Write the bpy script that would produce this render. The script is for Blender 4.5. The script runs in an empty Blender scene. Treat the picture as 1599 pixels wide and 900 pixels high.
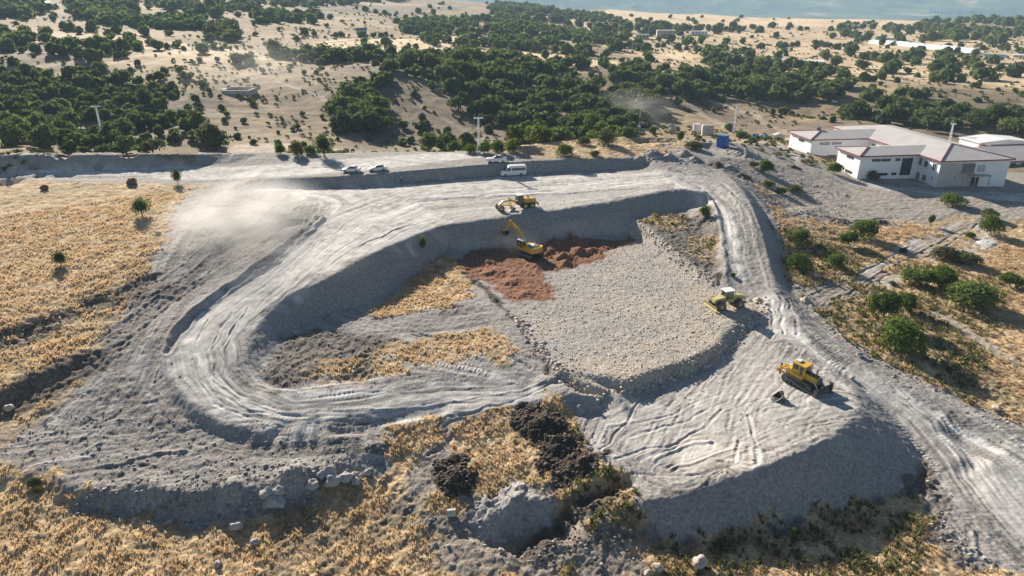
import bpy, bmesh, math, random
import numpy as np
from mathutils import Vector, Matrix, geometry
from math import radians, sin, cos, pi
random.seed(7); RNG = np.random.default_rng(11)
scene = bpy.context.scene
COL = scene.collection

# ---------------------------------------------------------------- camera
FPX, PITCH, CAMH = 1080.0, radians(23.07), 45.0
cam_d = bpy.data.cameras.new('camera'); cam = bpy.data.objects.new('camera', cam_d); COL.objects.link(cam)
cam.location = (0, 0, CAMH); cam.rotation_euler = (pi/2 - PITCH, 0, 0)
cam_d.sensor_width = 36; cam_d.lens = 36*FPX/1599.0; cam_d.clip_start = .5; cam_d.clip_end = 40000
scene.camera = cam

# ---------------------------------------------------------------- light
HAZE_D = .000155
SUN_EL, SUN_LEFT = radians(23), radians(28)          # sun ahead of the camera, 27 deg to the left
w = bpy.data.worlds.new('World'); scene.world = w; w.use_nodes = True
nt = w.node_tree; nt.nodes.clear()
sky = nt.nodes.new('ShaderNodeTexSky'); sky.sky_type = 'NISHITA'; sky.sun_disc = False
sky.sun_elevation = SUN_EL; sky.sun_rotation = -SUN_LEFT; sky.altitude = 1200; sky.air_density = 1.0; sky.dust_density = 1.2
bg = nt.nodes.new('ShaderNodeBackground'); bg.inputs[1].default_value = SKY_STR = 0.05
wo = nt.nodes.new('ShaderNodeOutputWorld'); nt.links.new(sky.outputs[0], bg.inputs[0]); nt.links.new(bg.outputs[0], wo.inputs[0])
sd = bpy.data.lights.new('sun', 'SUN'); sd.energy = 5.0; sd.angle = radians(.55); sd.color = (1.0, .91, .78)
so = bpy.data.objects.new('sun', sd); COL.objects.link(so)
sdir = Vector((-sin(SUN_LEFT)*cos(SUN_EL), cos(SUN_LEFT)*cos(SUN_EL), sin(SUN_EL)))
so.rotation_euler = sdir.to_track_quat('Z', 'Y').to_euler(); so.location = (-60, 120, 90)
scene.view_settings.view_transform = 'Standard'; scene.view_settings.look = 'None'
scene.view_settings.exposure = 1.08; scene.view_settings.gamma = 1
scene.render.engine = 'CYCLES'
try:
    scene.cycles.volume_bounces = 1; scene.cycles.volume_step_rate = 1.0; scene.cycles.max_bounces = 5
    scene.cycles.diffuse_bounces = 3; scene.cycles.use_denoising = True
except Exception: pass

# ---------------------------------------------------------------- numpy helpers
def ray(px, py):
    """direction of the photograph's pixel, per unit of depth: (x, y, -z)"""
    v = (py-450)/FPX
    return (px-799.5)/FPX, cos(PITCH)-v*sin(PITCH), sin(PITCH)+v*cos(PITCH)
def P(px, py, z):
    a, b, c = ray(px, py); d = (CAMH-z)/c
    return (a*d, b*d, z)
def _hash(ix, iy, seed):
    h = (ix.astype(np.int64)*374761393 + iy.astype(np.int64)*668265263 + seed*974634777) & 0xffffffff
    h = ((h ^ (h >> 13))*1274126177) & 0xffffffff
    h = (h ^ (h >> 16)) & 0xffffffff
    return h.astype(np.float64)/4294967295.0
def vnoise(x, y, seed=0):
    ix = np.floor(x); iy = np.floor(y); fx = x-ix; fy = y-iy
    fx = fx*fx*fx*(fx*(fx*6-15)+10); fy = fy*fy*fy*(fy*(fy*6-15)+10)
    a = _hash(ix, iy, seed); b = _hash(ix+1, iy, seed); c = _hash(ix, iy+1, seed); d = _hash(ix+1, iy+1, seed)
    return (a*(1-fx)+b*fx)*(1-fy) + (c*(1-fx)+d*fx)*fy
def fbm(x, y, oct=4, seed=0, gain=.5):
    s = 0; a = 1; t = 0
    for k in range(oct):
        s = s + a*(vnoise(x*2**k+17.3*k, y*2**k-9.1*k, seed+k)-.5)*2; t += a; a *= gain
    return s/t
def ridged(x, y, oct=3, seed=0):
    s = 0; a = 1; t = 0
    for k in range(oct):
        s = s + a*(1-np.abs(vnoise(x*2**k, y*2**k, seed+k)*2-1)*1.6); t += a; a *= .5
    return s/t
def sstep(a, b, x):
    t = np.clip((x-a)/(b-a), 0, 1); return t*t*(3-2*t)

# ---------------------------------------------------------------- far terrain: height by bearing and distance
FAR_COLS = [-1100, -300, 150, 450, 650, 830, 1100, 1400, 1700, 2700]
FAR_PROF = [
 [(190,5),(215,0),(240,-1),(300,3),(370,9),(450,17),(550,24),(650,30),(900,43),(1300,52),(1800,60),(3000,60),(5000,60),(8000,40)],
 [(190,5),(215,0),(240,-1),(300,3),(370,9),(450,17),(550,24),(650,30),(900,43),(1300,52),(1800,60),(3000,60),(5000,60),(8000,40)],
 [(190,5),(212,-1),(240,-2),(300,2),(370,8),(450,16),(550,22),(650,28),(900,41),(1300,50),(1800,58),(3000,60),(5000,60),(8000,40)],
 [(190,5),(215,0),(250,-1),(310,3.5),(380,8),(430,10),(520,12),(650,16),(900,28),(1200,42),(1800,54),(3000,40),(5000,40),(8000,40)],
 [(190,5),(215,-2),(250,-4),(300,0),(345,7),(400,8.5),(520,8),(650,10),(850,15),(1100,26),(1600,38),(3000,-40),(5000,-40),(8000,20)],
 [(190,5.5),(212,3),(245,-5),(300,-5),(360,1),(420,5),(520,4),(640,5),(850,8),(1200,14),(1700,17),(2300,-20),(3500,-90),(4900,-92),(5300,-80),(6400,88),(8500,90)],
 [(190,5.5),(215,5),(245,0),(300,-5),(380,-4),(450,-1),(560,1),(700,2),(1000,2),(1400,3),(1750,3),(2200,-40),(3500,-100),(4900,-92),(5300,-80),(6400,88),(8500,90)],
 [(190,-1),(225,-1),(260,2),(300,0),(370,-4),(430,1),(560,1),(700,2),(1000,2),(1300,3),(1450,2),(1900,-40),(3500,-110),(4900,-92),(5300,-80),(6400,88),(8500,90)],
 [(190,-3),(225,-3),(260,-3),(300,-5),(370,-3),(430,3),(560,2),(700,2),(1000,2),(1300,3),(1450,2),(1900,-40),(3500,-110),(4900,-92),(5300,-80),(6400,88),(8500,90)],
 [(190,-3),(225,-3),(260,-3),(300,-5),(370,-3),(430,3),(560,2),(700,2),(1000,2),(1300,3),(1450,2),(1900,-40),(3500,-110),(4900,-92),(5300,-80),(6400,88),(8500,90)],
]
_lr = np.linspace(math.log(180), math.log(9000), 420)
_az = [math.atan2((c-799.5)/FPX, 1/cos(PITCH)*1.0) for c in FAR_COLS]
_tab = np.array([np.interp(np.exp(_lr), [p[0] for p in pr], [p[1] for p in pr]) for pr in FAR_PROF])
_k = np.exp(-.5*(np.arange(-9, 10)/3.5)**2); _k /= _k.sum()
_tab = np.array([np.convolve(np.pad(r, 9, 'edge'), _k, 'valid') for r in _tab])
_azf = np.linspace(_az[0], _az[-1], 240)
_tabf = np.array([[0.]*len(_lr)]*len(_azf))
for j in range(len(_lr)): _tabf[:, j] = np.interp(_azf, _az, _tab[:, j])
_k2 = np.exp(-.5*(np.arange(-14, 15)/5.)**2); _k2 /= _k2.sum()
_tabf = np.apply_along_axis(lambda c: np.convolve(np.pad(c, 14, 'edge'), _k2, 'valid'), 0, _tabf)
def zfar(x, y):
    r = np.hypot(x, y); a = np.arctan2(x, y)
    u = np.clip((a-_azf[0])/(_azf[-1]-_azf[0])*(len(_azf)-1), 0, len(_azf)-1.001)
    v = np.clip((np.log(np.maximum(r, 1))-_lr[0])/(_lr[-1]-_lr[0])*(len(_lr)-1), 0, len(_lr)-1.001)
    i = u.astype(int); j = v.astype(int); fu = u-i; fv = v-j
    z = (_tabf[i, j]*(1-fu)+_tabf[i+1, j]*fu)*(1-fv) + (_tabf[i, j+1]*(1-fu)+_tabf[i+1, j+1]*fu)*fv
    m = sstep(205, 260, r)
    z = z + m*(fbm(x/75, y/90, 2, 5)*2.4+fbm(x/24, y/30, 2, 6)*.7*sstep(600, 400, r) + (ridged((x*.86+y*.5)/70, (y*.86-x*.5)/190, 3, 21)-.5)*5.0*sstep(520, 330, r)
               + fbm(x/190, y/260, 3, 31)*4*sstep(300, 700, r))
    mt = sstep(4900, 5700, r)
    z = z + mt*((ridged((x*.9+y*.45)/520, (y*.9-x*.45)/1500, 3, 41)-.45)*95 + fbm(x/210, y/260, 3, 51)*12)
    z = np.where(r > 700, np.minimum(z, 92), z)
    return z

# ---------------------------------------------------------------- near terrain: break lines surveyed off the photograph
LINES = [
 # rim of the terrace over the wooded valley, and the cut bank of the left road
 [(-420,238,6.6),(0,238,6.6),(150,238,6.6),(330,238,6.4),(420,238,6),(500,240,5.8),(620,237,5.6),(740,238,5.8),(860,222,6.8),(960,214,6.6),(1060,214,6)],
 [(-420,243,6.8),(0,243,6.8),(150,242,6.8),(300,241,6.6),(370,241,5.6)],
 [(-420,265,3.6),(0,265,3.6),(150,264,3.7),(300,260,4),(370,254,4.7)],
 [(-420,279,3.1),(0,278,3.1),(150,277,3.1),(280,275,3.2),(360,275,3.6)],
 # parking terrace edge and toe on the haul road
 [(400,279,4.6),(450,279,4.9),(520,276,5.1),(600,272,5.3),(700,263,5.6),(800,254,5.9),(900,248,6.2),(960,247,6.0),(1010,246,5.8)],
 [(430,290,3.3),(480,294,3.0),(560,292,2.9),(620,286,2.9),(700,279,3.1),(800,272,3.3),(900,268,3.5),(1000,264,3.8)],
 [(420,258,5.1),(520,262,5.2),(600,256,5.5),(760,246,5.8),(900,236,6.4),(980,228,6.8)],
 # haul road surface
 [(480,302,3.0),(620,300,3.0),(760,289,3.1),(900,281,3.4),(1040,276,4.0)],
 [(640,312,2.85),(760,307,2.75),(880,302,3.0),(960,296,3.4)],
 [(640,316,2.55),(760,311,2.45),(880,305,2.75),(960,299,3.3)],
 # inner crest of the haul road
 [(1075,296,3.9),(1050,296,3.8),(1000,306,3.5),(940,317,3.1),(850,331,2.8),(770,341,2.6),(700,351,2.5),(655,366,2.4),(600,388,2.4),(560,406,2.3),(520,430,1.9),(490,447,1.4),(462,455,1.0),(440,468,.4),(415,490,-.2),(398,515,-.8),(385,545,-1.5),(378,570,-2.1),(385,590,-2.6),(410,604,-3.0)],
 # toe under it: inner patch
 [(697,392,-2.1),(660,417,-2.5),(625,443,-2.7),(598,463,-2.9),(572,480,-3.0)],
 [(548,482,-2.4),(520,487,-2.2),(503,493,-2.7),(475,506,-2.9),(447,526,-3.0),(422,555,-3.1),(406,582,-3.1),(402,598,-3.2)],
 # patch above the lower leg of the road
 [(415,606,-2.9),(470,604,-2.8),(540,597,-2.8),(600,587,-3.0)],
 [(415,613,-3.7),(470,611,-3.7),(540,602,-3.6),(600,591,-3.4)],
 [(640,490,-2.7),(700,470,-2.5),(730,440,-2.2),(703,412,-2.2)],
 [(560,540,-2.8),(640,560,-2.9),(740,540,-2.8),(800,540,-2.8)],
 [(480,570,-2.9),(560,575,-2.9),(660,585,-3.2),(760,580,-3.4),(840,585,-3.6)],
 # outer edge of the haul road (dark ditch) - left bank higher, lower bank falls away
 [(505,338,3.4),(460,372,3.0),(420,402,2.5),(380,430,1.7),(330,462,.8),(295,490,.1),(270,520,-.7)],
 [(512,342,2.7),(468,377,2.1),(428,408,1.6),(388,437,.8),(340,470,-.1),(305,499,-.9),(281,526,-1.5)],
 [(258,545,-1.4),(258,575,-2.1),(275,610,-2.8),(310,645,-3.4),(350,668,-3.8),(410,680,-4.0),(480,683,-4.1),(550,674,-4.1),(620,658,-4.1),(690,645,-4.1),(760,640,-4.2)],
 [(250,560,-1.9),(248,590,-2.7),(268,625,-3.6),(305,657,-4.3),(350,678,-4.7),(410,691,-5.0),(480,693,-5.0),(550,683,-5.0),(620,665,-4.9),(690,651,-4.7)],
 # centre of the loop road
 [(560,340,2.8),(480,390,1.9),(420,440,.8),(350,490,-.3),(315,530,-1.3),(315,580,-2.3),(360,625,-3.1),(450,650,-3.6),(560,645,-3.7),(700,620,-3.9),(820,610,-4.2)],
 [(600,345,2.9),(530,390,2.4),(460,430,1.6)],
 # left field and grey slope
 [(-420,292,2.9),(0,292,2.9),(150,290,2.9),(270,290,3.0),(330,296,3.1),(400,296,3.2)],
 [(-420,350,2.0),(0,350,2.0),(120,345,2.1),(250,340,2.4),(330,330,2.7)],
 [(-420,430,.6),(0,430,.6),(100,420,.9),(200,400,1.4),(250,395,1.5)],
 [(330,345,2.6),(390,330,2.9),(450,320,3.1)],
 [(330,385,1.9),(370,362,2.0),(430,345,2.4)],
 [(345,398,.7),(385,378,.7),(440,360,1.1)],
 [(-420,520,-.6),(0,511,-.6),(60,493,-.4),(120,470,-.1),(190,446,.3),(240,428,.6)],
 [(-420,540,-1.7),(0,531,-1.7),(60,512,-1.4),(120,486,-1.0),(190,460,-.4),(240,438,.1)],
 [(260,450,.3),(300,425,.8),(350,400,1.3)],
 [(200,520,-1.6),(250,480,-.7),(320,440,.3)],
 [(-420,640,-2.9),(0,607,-2.7),(60,583,-2.4),(110,560,-2.1),(150,540,-1.8)],
 [(-420,680,-4.6),(0,642,-4.4),(60,612,-3.9),(110,583,-3.2),(150,556,-2.5)],
 [(180,560,-2.4),(220,580,-2.9),(240,640,-3.9)],
 [(-420,720,-5.0),(0,690,-5.0),(100,665,-4.8),(200,680,-4.8),(300,700,-4.9),(400,715,-5.0),(520,715,-5.0)],
 # lower-left spoil crest and toe
 [(-420,760,-5.6),(-60,745,-5.5),(60,738,-5.3),(130,765,-5.4),(180,768,-5.3),(235,752,-5.0),(262,770,-5.1),(300,768,-5.0),(345,756,-4.9),(372,756,-4.9),(390,770,-5.2),(420,756,-4.9),(445,740,-4.5),(466,732,-4.3),(478,740,-4.7),(520,728,-5.0),(570,704,-4.8),(600,700,-5.0)],
 [(-420,800,-6.3),(-60,770,-6.2),(60,765,-6.1),(130,793,-6.6),(180,800,-6.8),(235,802,-6.9),(290,812,-7.1),(345,810,-7.1),(385,808,-7.1),(420,794,-6.8),(455,790,-6.7),(490,782,-6.6),(540,768,-6.4),(590,745,-6.0),(620,720,-5.6)],
 # foreground
 [(-420,905,-7.6),(0,850,-7.0),(200,860,-7.3),(400,860,-7.4),(560,840,-7.2)],
 [(-600,1250,-8.2),(0,1250,-8.2),(500,1250,-8.2),(900,1250,-8.4),(1300,1250,-8.6),(2200,1250,-8.6)],
 [(-420,980,-7.8),(0,980,-7.8),(400,980,-7.9),(800,980,-8.0),(1200,980,-8.3),(1600,980,-8.4)],
 [(640,690,-5.0),(700,665,-4.8),(760,650,-4.6),(830,632,-4.6)],
 [(620,760,-6.1),(680,790,-6.5),(640,840,-7.0),(700,830,-7.0)],
 [(720,690,-5.3),(780,700,-5.4),(700,730,-5.8),(780,760,-6.1)],
 # trench in the foreground
 [(975,762,-5.5),(930,775,-5.8),(880,805,-6.3),(840,835,-6.7),(800,860,-7.0)],
 [(974,780,-8.0),(934,800,-8.6),(890,830,-9.1),(850,857,-9.4),(808,880,-9.3)],
 [(992,790,-5.9),(968,803,-6.3),(928,822,-6.7),(890,848,-7.1),(860,872,-7.4),(828,896,-7.7)],
 [(900,760,-5.7),(860,790,-6.3),(930,745,-5.3)],
 # foundation pit: back wall
 [(690,369,.9),(770,358,1.0),(850,350,1.1),(920,342,1.1),(965,335,1.2),(985,333,1.2)],
 [(700,374,.3),(770,362,.5),(850,353,.6),(920,345,.7),(965,339,.7),(984,338,.6)],
 [(705,392,-1.7),(770,385,-2.2),(850,377,-2.3),(920,372,-2.3),(975,367,-2.3)],
 # pit left edge: dark strip
 [(700,405,-2.1),(722,425,-2.0),(745,450,-2.0),(770,475,-2.1),(800,505,-2.5),(830,540,-2.9),(850,575,-3.5),(875,600,-4.0)],
 [(722,402,-2.5),(740,425,-2.7),(765,450,-2.8),(792,478,-2.8),(815,500,-2.8),(845,545,-2.75),(872,585,-2.75),(895,608,-2.75)],
 # pad front edge and toe
 [(925,612,-2.8),(975,600,-2.8),(1020,580,-2.8),(1080,561,-2.8),(1120,540,-2.8),(1140,512,-2.8),(1160,495,-2.8),(1182,488,-2.8)],
 [(900,620,-4.3),(930,628,-4.5),(980,616,-4.5),(1030,598,-4.4),(1085,580,-4.3),(1130,555,-4.2),(1152,528,-4.0),(1175,508,-3.7),(1200,500,-3.2)],
 [(860,430,-2.5),(960,440,-2.6),(1060,450,-2.7),(900,520,-2.75),(1000,520,-2.75),(1100,500,-2.75)],
 [(1140,462,-2.7),(1168,470,-2.75),(1186,470,-2.7)],
 # pit right wall: crest, toe and the triangle of ground beyond
 [(990,343,.4),(1010,357,.1),(1035,378,-.4),(1060,398,-.9),(1090,420,-1.5),(1118,440,-2.1),(1130,448,-2.4)],
 [(980,352,-1.0),(998,373,-2.4),(1022,393,-2.5),(1048,412,-2.6),(1078,430,-2.6),(1105,447,-2.65)],
 [(1000,331,.9),(1050,328,.7),(1090,326,.7),(1112,326,.5)],
 [(1060,350,.1),(1100,350,.1),(1090,390,-.8),(1112,380,-.6),(1118,420,-1.5)],
 # right road left edge (berm) and surface
 [(1098,296,3.9),(1112,310,3.2),(1121,335,2.2),(1127,370,1.0),(1131,405,-.2),(1134,440,-1.4)],
 [(1103,300,3.0),(1117,315,2.3),(1128,340,1.5),(1135,370,.6),(1140,405,-.5),(1143,440,-1.7)],
 [(1100,275,4.2),(1140,302,3.5),(1158,335,2.2),(1170,375,.7),(1180,415,-.6),(1190,455,-1.9),(1215,490,-2.7),(1260,540,-3.6),(1330,590,-4.6),(1420,650,-5.7),(1520,720,-6.6),(1640,820,-7.8)],
 [(1120,262,4.4),(1150,285,4.1),(1170,312,3.2),(1184,345,2.1),(1196,385,.8),(1206,425,-.5),(1215,455,-1.4),(1240,487,-2.2),(1268,522,-3.0),(1310,550,-3.7),(1370,590,-4.4),(1450,622,-5.0),(1550,668,-5.7),(1700,735,-6.7)],
 [(1172,300,2.2),(1192,330,1.0),(1206,370,-.5),(1216,410,-1.8),(1225,443,-2.6),(1250,475,-3.0),(1280,512,-3.4)],
 # right hand ground
 [(1130,246,5.2),(1180,250,3.5),(1240,262,1.0),(1320,285,-1.4),(1400,296,-2.0)],
 [(1060,222,6.4),(1130,222,5),(1190,225,3.0),(1230,240,0.8)],
 [(1260,320,-1.4),(1350,330,-2.3),(1450,335,-2.9),(1599,345,-3.2),(2000,360,-3.4)],
 [(1250,400,-3.0),(1350,410,-3.5),(1480,420,-3.9),(1599,430,-4.2),(2000,450,-4.5)],
 [(1330,500,-3.9),(1430,520,-4.4),(1530,540,-4.8),(1700,560,-5.2),(2100,600,-5.5)],
 [(1450,300,-2.1),(1600,292,-2.2),(1599,315,-2.5),(1800,320,-2.8),(1700,280,-2.2)],
 [(1400,560,-4.5),(1500,610,-5.2),(1599,640,-5.6),(1900,720,-6.2)],
 # dozer mound
 [(1312,588,-4.0),(1335,612,-3.7),(1342,640,-3.4),(1325,662,-3.2),(1290,685,-3.1),(1245,708,-3.1),(1200,727,-3.3),(1150,742,-3.7),(1100,758,-4.2),(1050,775,-4.8),(1000,785,-5.4)],
 [(1345,606,-4.9),(1385,640,-6.0),(1420,680,-6.8),(1445,715,-7.3),(1445,745,-7.6),(1420,768,-7.8),(1370,786,-7.9),(1300,805,-8.0),(1240,820,-8.05),(1180,838,-8.1),(1110,850,-8.2),(1060,850,-8.1),(1010,835,-7.8)],
 [(1200,560,-3.9),(1240,590,-3.7),(1270,640,-3.4),(1200,650,-3.7),(1150,690,-4.0),(1100,640,-4.3),(1050,720,-4.7),(950,700,-4.8),(980,650,-4.6),(1050,610,-4.5),(1140,580,-4.3),(1180,530,-3.8)],
 [(930,640,-4.7),(890,650,-4.8),(940,735,-5.2),(1000,750,-5.1)],
 # right foreground
 [(1450,800,-8.0),(1480,860,-8.2),(1520,900,-8.3),(1390,840,-8.1),(1290,870,-8.2)],
 [(1480,745,-7.5),(1520,800,-7.8),(1600,880,-8.2),(1500,690,-6.8)],
 [(1000,870,-7.9),(1100,890,-8.1),(900,900,-7.9)],
]
PTS = []
for L in LINES:
    w3 = [P(*q) for q in L]
    for a, b in zip(w3[:-1], w3[1:]):
        d = math.dist(a, b)
        if d > 60 and len(L) > 2 and a[1] > 120: n = int(d/6)+1
        else: n = max(1, int(d/1.4))
        for k in range(n):
            t = k/n; PTS.append(tuple(a[i]*(1-t)+b[i]*t for i in range(3)))
    PTS.append(w3[-1])
X0, X1, Y0, Y1, CS = -190., 190., 18., 232., .3
NX = int((X1-X0)/CS)+1; NY = int((Y1-Y0)/CS)+1
# frame of the survey: meets the far terrain
for t in np.linspace(X0-4, X1+4, 60):
    PTS.append((t, Y1+3, float(zfar(np.array([t]), np.array([Y1+3.]))[0]))); PTS.append((t, Y0-3, -8.6))
for t in np.linspace(Y0, Y1, 30):
    for s in (X0-3, X1+3):
        zz = np.interp(t, [18, 60, 100, 140, 180, 232], [-8.4, -7, -4, 1, 4.5, float(zfar(np.array([s]), np.array([232.]))[0])] if s < 0 else [-8.6, -8, -6.2, -5, -4, float(zfar(np.array([s]), np.array([232.]))[0])])
        PTS.append((s, t, float(zz)))
for pxx in range(-300, 2000, 50):     # valley floor just past the rim
    for rr in (205, 214, 224):
        a, b, c = ray(pxx, 240); q = math.hypot(a, b); X, Y = a/q*rr, b/q*rr
        if abs(X) < X1-2 and Y < Y1-1 and not (1120 < pxx and rr < 222): PTS.append((X, Y, float(zfar(np.array([X]), np.array([Y]))[0])))
_p2 = [Vector((p[0], p[1])) for p in PTS]
_ov, _oe, _of, _ovi, _, _ = geometry.delaunay_2d_cdt(_p2, [], [], 0, 1e-4)
_vz = [PTS[o[0]][2] if o else 0 for o in _ovi]
H = np.full((NY, NX), np.nan)
gx = X0+np.arange(NX)*CS; gy = Y0+np.arange(NY)*CS
for f in _of:
    (x1, y1), (x2, y2), (x3, y3) = [tuple(_ov[i]) for i in f]; z1, z2, z3 = [_vz[i] for i in f]
    i0 = max(0, int((min(x1, x2, x3)-X0)/CS)); i1 = min(NX-1, int((max(x1, x2, x3)-X0)/CS)+1)
    j0 = max(0, int((min(y1, y2, y3)-Y0)/CS)); j1 = min(NY-1, int((max(y1, y2, y3)-Y0)/CS)+1)
    if i1 < i0 or j1 < j0: continue
    gxx = gx[None, i0:i1+1]; gyy = gy[j0:j1+1, None]
    den = (y2-y3)*(x1-x3)+(x3-x2)*(y1-y3)
    if abs(den) < 1e-9: continue
    a = ((y2-y3)*(gxx-x3)+(x3-x2)*(gyy-y3))/den; b = ((y3-y1)*(gxx-x3)+(x1-x3)*(gyy-y3))/den; c = 1-a-b
    m = (a >= -1e-6) & (b >= -1e-6) & (c >= -1e-6)
    H[j0:j1+1, i0:i1+1] = np.where(m, a*z1+b*z2+c*z3, H[j0:j1+1, i0:i1+1])
GX, GY = np.meshgrid(gx, gy)
H = np.where(np.isnan(H), zfar(GX, GY), H)
def blur(A, s):
    n = int(3*s)+1; k = np.exp(-.5*(np.arange(-n, n+1)/s)**2); k /= k.sum()
    B = np.pad(A, n, 'edge'); o = np.zeros((B.shape[0], A.shape[1]))
    for i, q in enumerate(k): o += q*B[:, i:i+A.shape[1]]
    r = np.zeros_like(A)
    for i, q in enumerate(k): r += q*o[i:i+A.shape[0], :]
    return r
H = blur(H, 1.3)
def bil(A, x, y):
    u = np.clip((x-X0)/CS, 0, NX-1.001); v = np.clip((y-Y0)/CS, 0, NY-1.001)
    i = u.astype(int); j = v.astype(int); fu = u-i; fv = v-j
    return (A[j, i]*(1-fu)+A[j, i+1]*fu)*(1-fv)+(A[j+1, i]*(1-fu)+A[j+1, i+1]*fu)*fv
def zbase(x, y):
    x = np.asarray(x, float); y = np.asarray(y, float)
    wgt = sstep(X1, X1-14, np.abs(x))*sstep(Y1, Y1-12, y)
    near = bil(H, x, y); zf = zfar(x, y)
    zf = np.where(np.hypot(x, y) < 190, near, zf)
    return near*wgt+zf*(1-wgt)
def W(px, py, zadd=0.):
    """the point of the terrain seen at a pixel of the photograph"""
    a, b, c = ray(px, py)
    d = np.exp(np.linspace(math.log(40), math.log(9000), 2500))
    zz = zbase(a*d, b*d)+zadd; t = CAMH-c*d-zz
    k = np.argmax(t < 0)
    if k == 0: return None
    f = t[k-1]/(t[k-1]-t[k]); dd = d[k-1]+(d[k]-d[k-1])*f
    return (a*dd, b*dd)
def Z(x, y): return float(zbase(np.array([x]), np.array([y]))[0])
# ---------------------------------------------------------------- ground cover: regions surveyed off the photograph, carried to the terrain
CH = ['grass', 'grey', 'light', 'dark', 'rubble', 'red', 'black', 'scrub', 'tan']
def Wl(pts): return [q for q in (W(*p) for p in pts) if q]
def seg_d(x, y, a, b):
    dx, dy = b[0]-a[0], b[1]-a[1]; L2 = dx*dx+dy*dy+1e-9
    t = np.clip(((x-a[0])*dx+(y-a[1])*dy)/L2, 0, 1)
    return np.hypot(x-a[0]-t*dx, y-a[1]-t*dy), t
def poly_sd(x, y, poly):
    ins = np.zeros(x.shape, bool); d = np.full(x.shape, 1e9)
    n = len(poly)
    for i in range(n):
        a, b = poly[i], poly[(i+1) % n]
        dd, _ = seg_d(x, y, a, b); d = np.minimum(d, dd)
        c = (a[1] > y) != (b[1] > y)
        xi = (b[0]-a[0])*(y-a[1])/((b[1]-a[1]) if b[1] != a[1] else 1e-9)+a[0]
        ins ^= c & (x < xi)
    return np.where(ins, d, -d)
SITE = [(400,278),(560,290),(800,270),(1000,262),(1050,235),(1110,232),(1160,262),(1200,310),(1215,360),(1228,430),(1262,478),(1320,530),(1400,580),(1500,625),(1620,675),(2200,860),(2200,1010),(1600,905),(1520,893),(1470,850),(1445,790),(1440,755),(1380,785),(1260,815),(1150,845),(1060,850),(1010,838),(985,800),(960,770),(935,735),(905,680),(880,640),(850,620),(760,640),(690,650),(600,668),(500,690),(350,690),(250,640),(240,560),(300,470),(420,390),(505,335),(400,300)]
GLEFT = [(340,284),(300,298),(265,345),(262,380),(245,425),(210,470),(165,520),(130,590),(60,640),(0,668),(-420,700),(-420,745),(0,724),(60,728),(105,752),(140,797),(240,803),(345,812),(430,796),(500,782),(560,762),(600,735),(606,690),(620,664),(700,650),(760,640),(640,600),(500,560),(520,380),(560,300),(450,284)]
HAUL = [(440,300),(560,294),(700,282),(900,270),(1040,266),(1100,280),(1140,330),(1160,400),(1175,440),(1215,470),(1260,540),(1380,600),(1620,720),(2100,900),(1620,880),(1500,760),(1400,640),(1290,570),(1200,520),(1170,440),(1142,430),(1130,350),(1100,300),(1050,293),(940,314),(850,329),(700,349),(640,370),(560,404),(470,450),(405,495),(378,550),(380,596),(450,622),(600,612),(800,590),(870,612),(700,642),(550,668),(420,675),(340,655),(280,608),(266,550),(300,497),(420,405),(515,335)]
PAD = [(870,374),(985,370),(1000,376),(1048,410),(1105,447),(1165,466),(1192,486),(1160,510),(1135,548),(1085,575),(1030,594),(925,622),(895,612),(845,548),(790,484),(850,460)]
REDP = [(702,402),(740,388),(850,376),(930,371),(985,369),(996,377),(950,392),(905,415),(852,424),(862,468),(806,480),(770,456),(735,425)]
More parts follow.
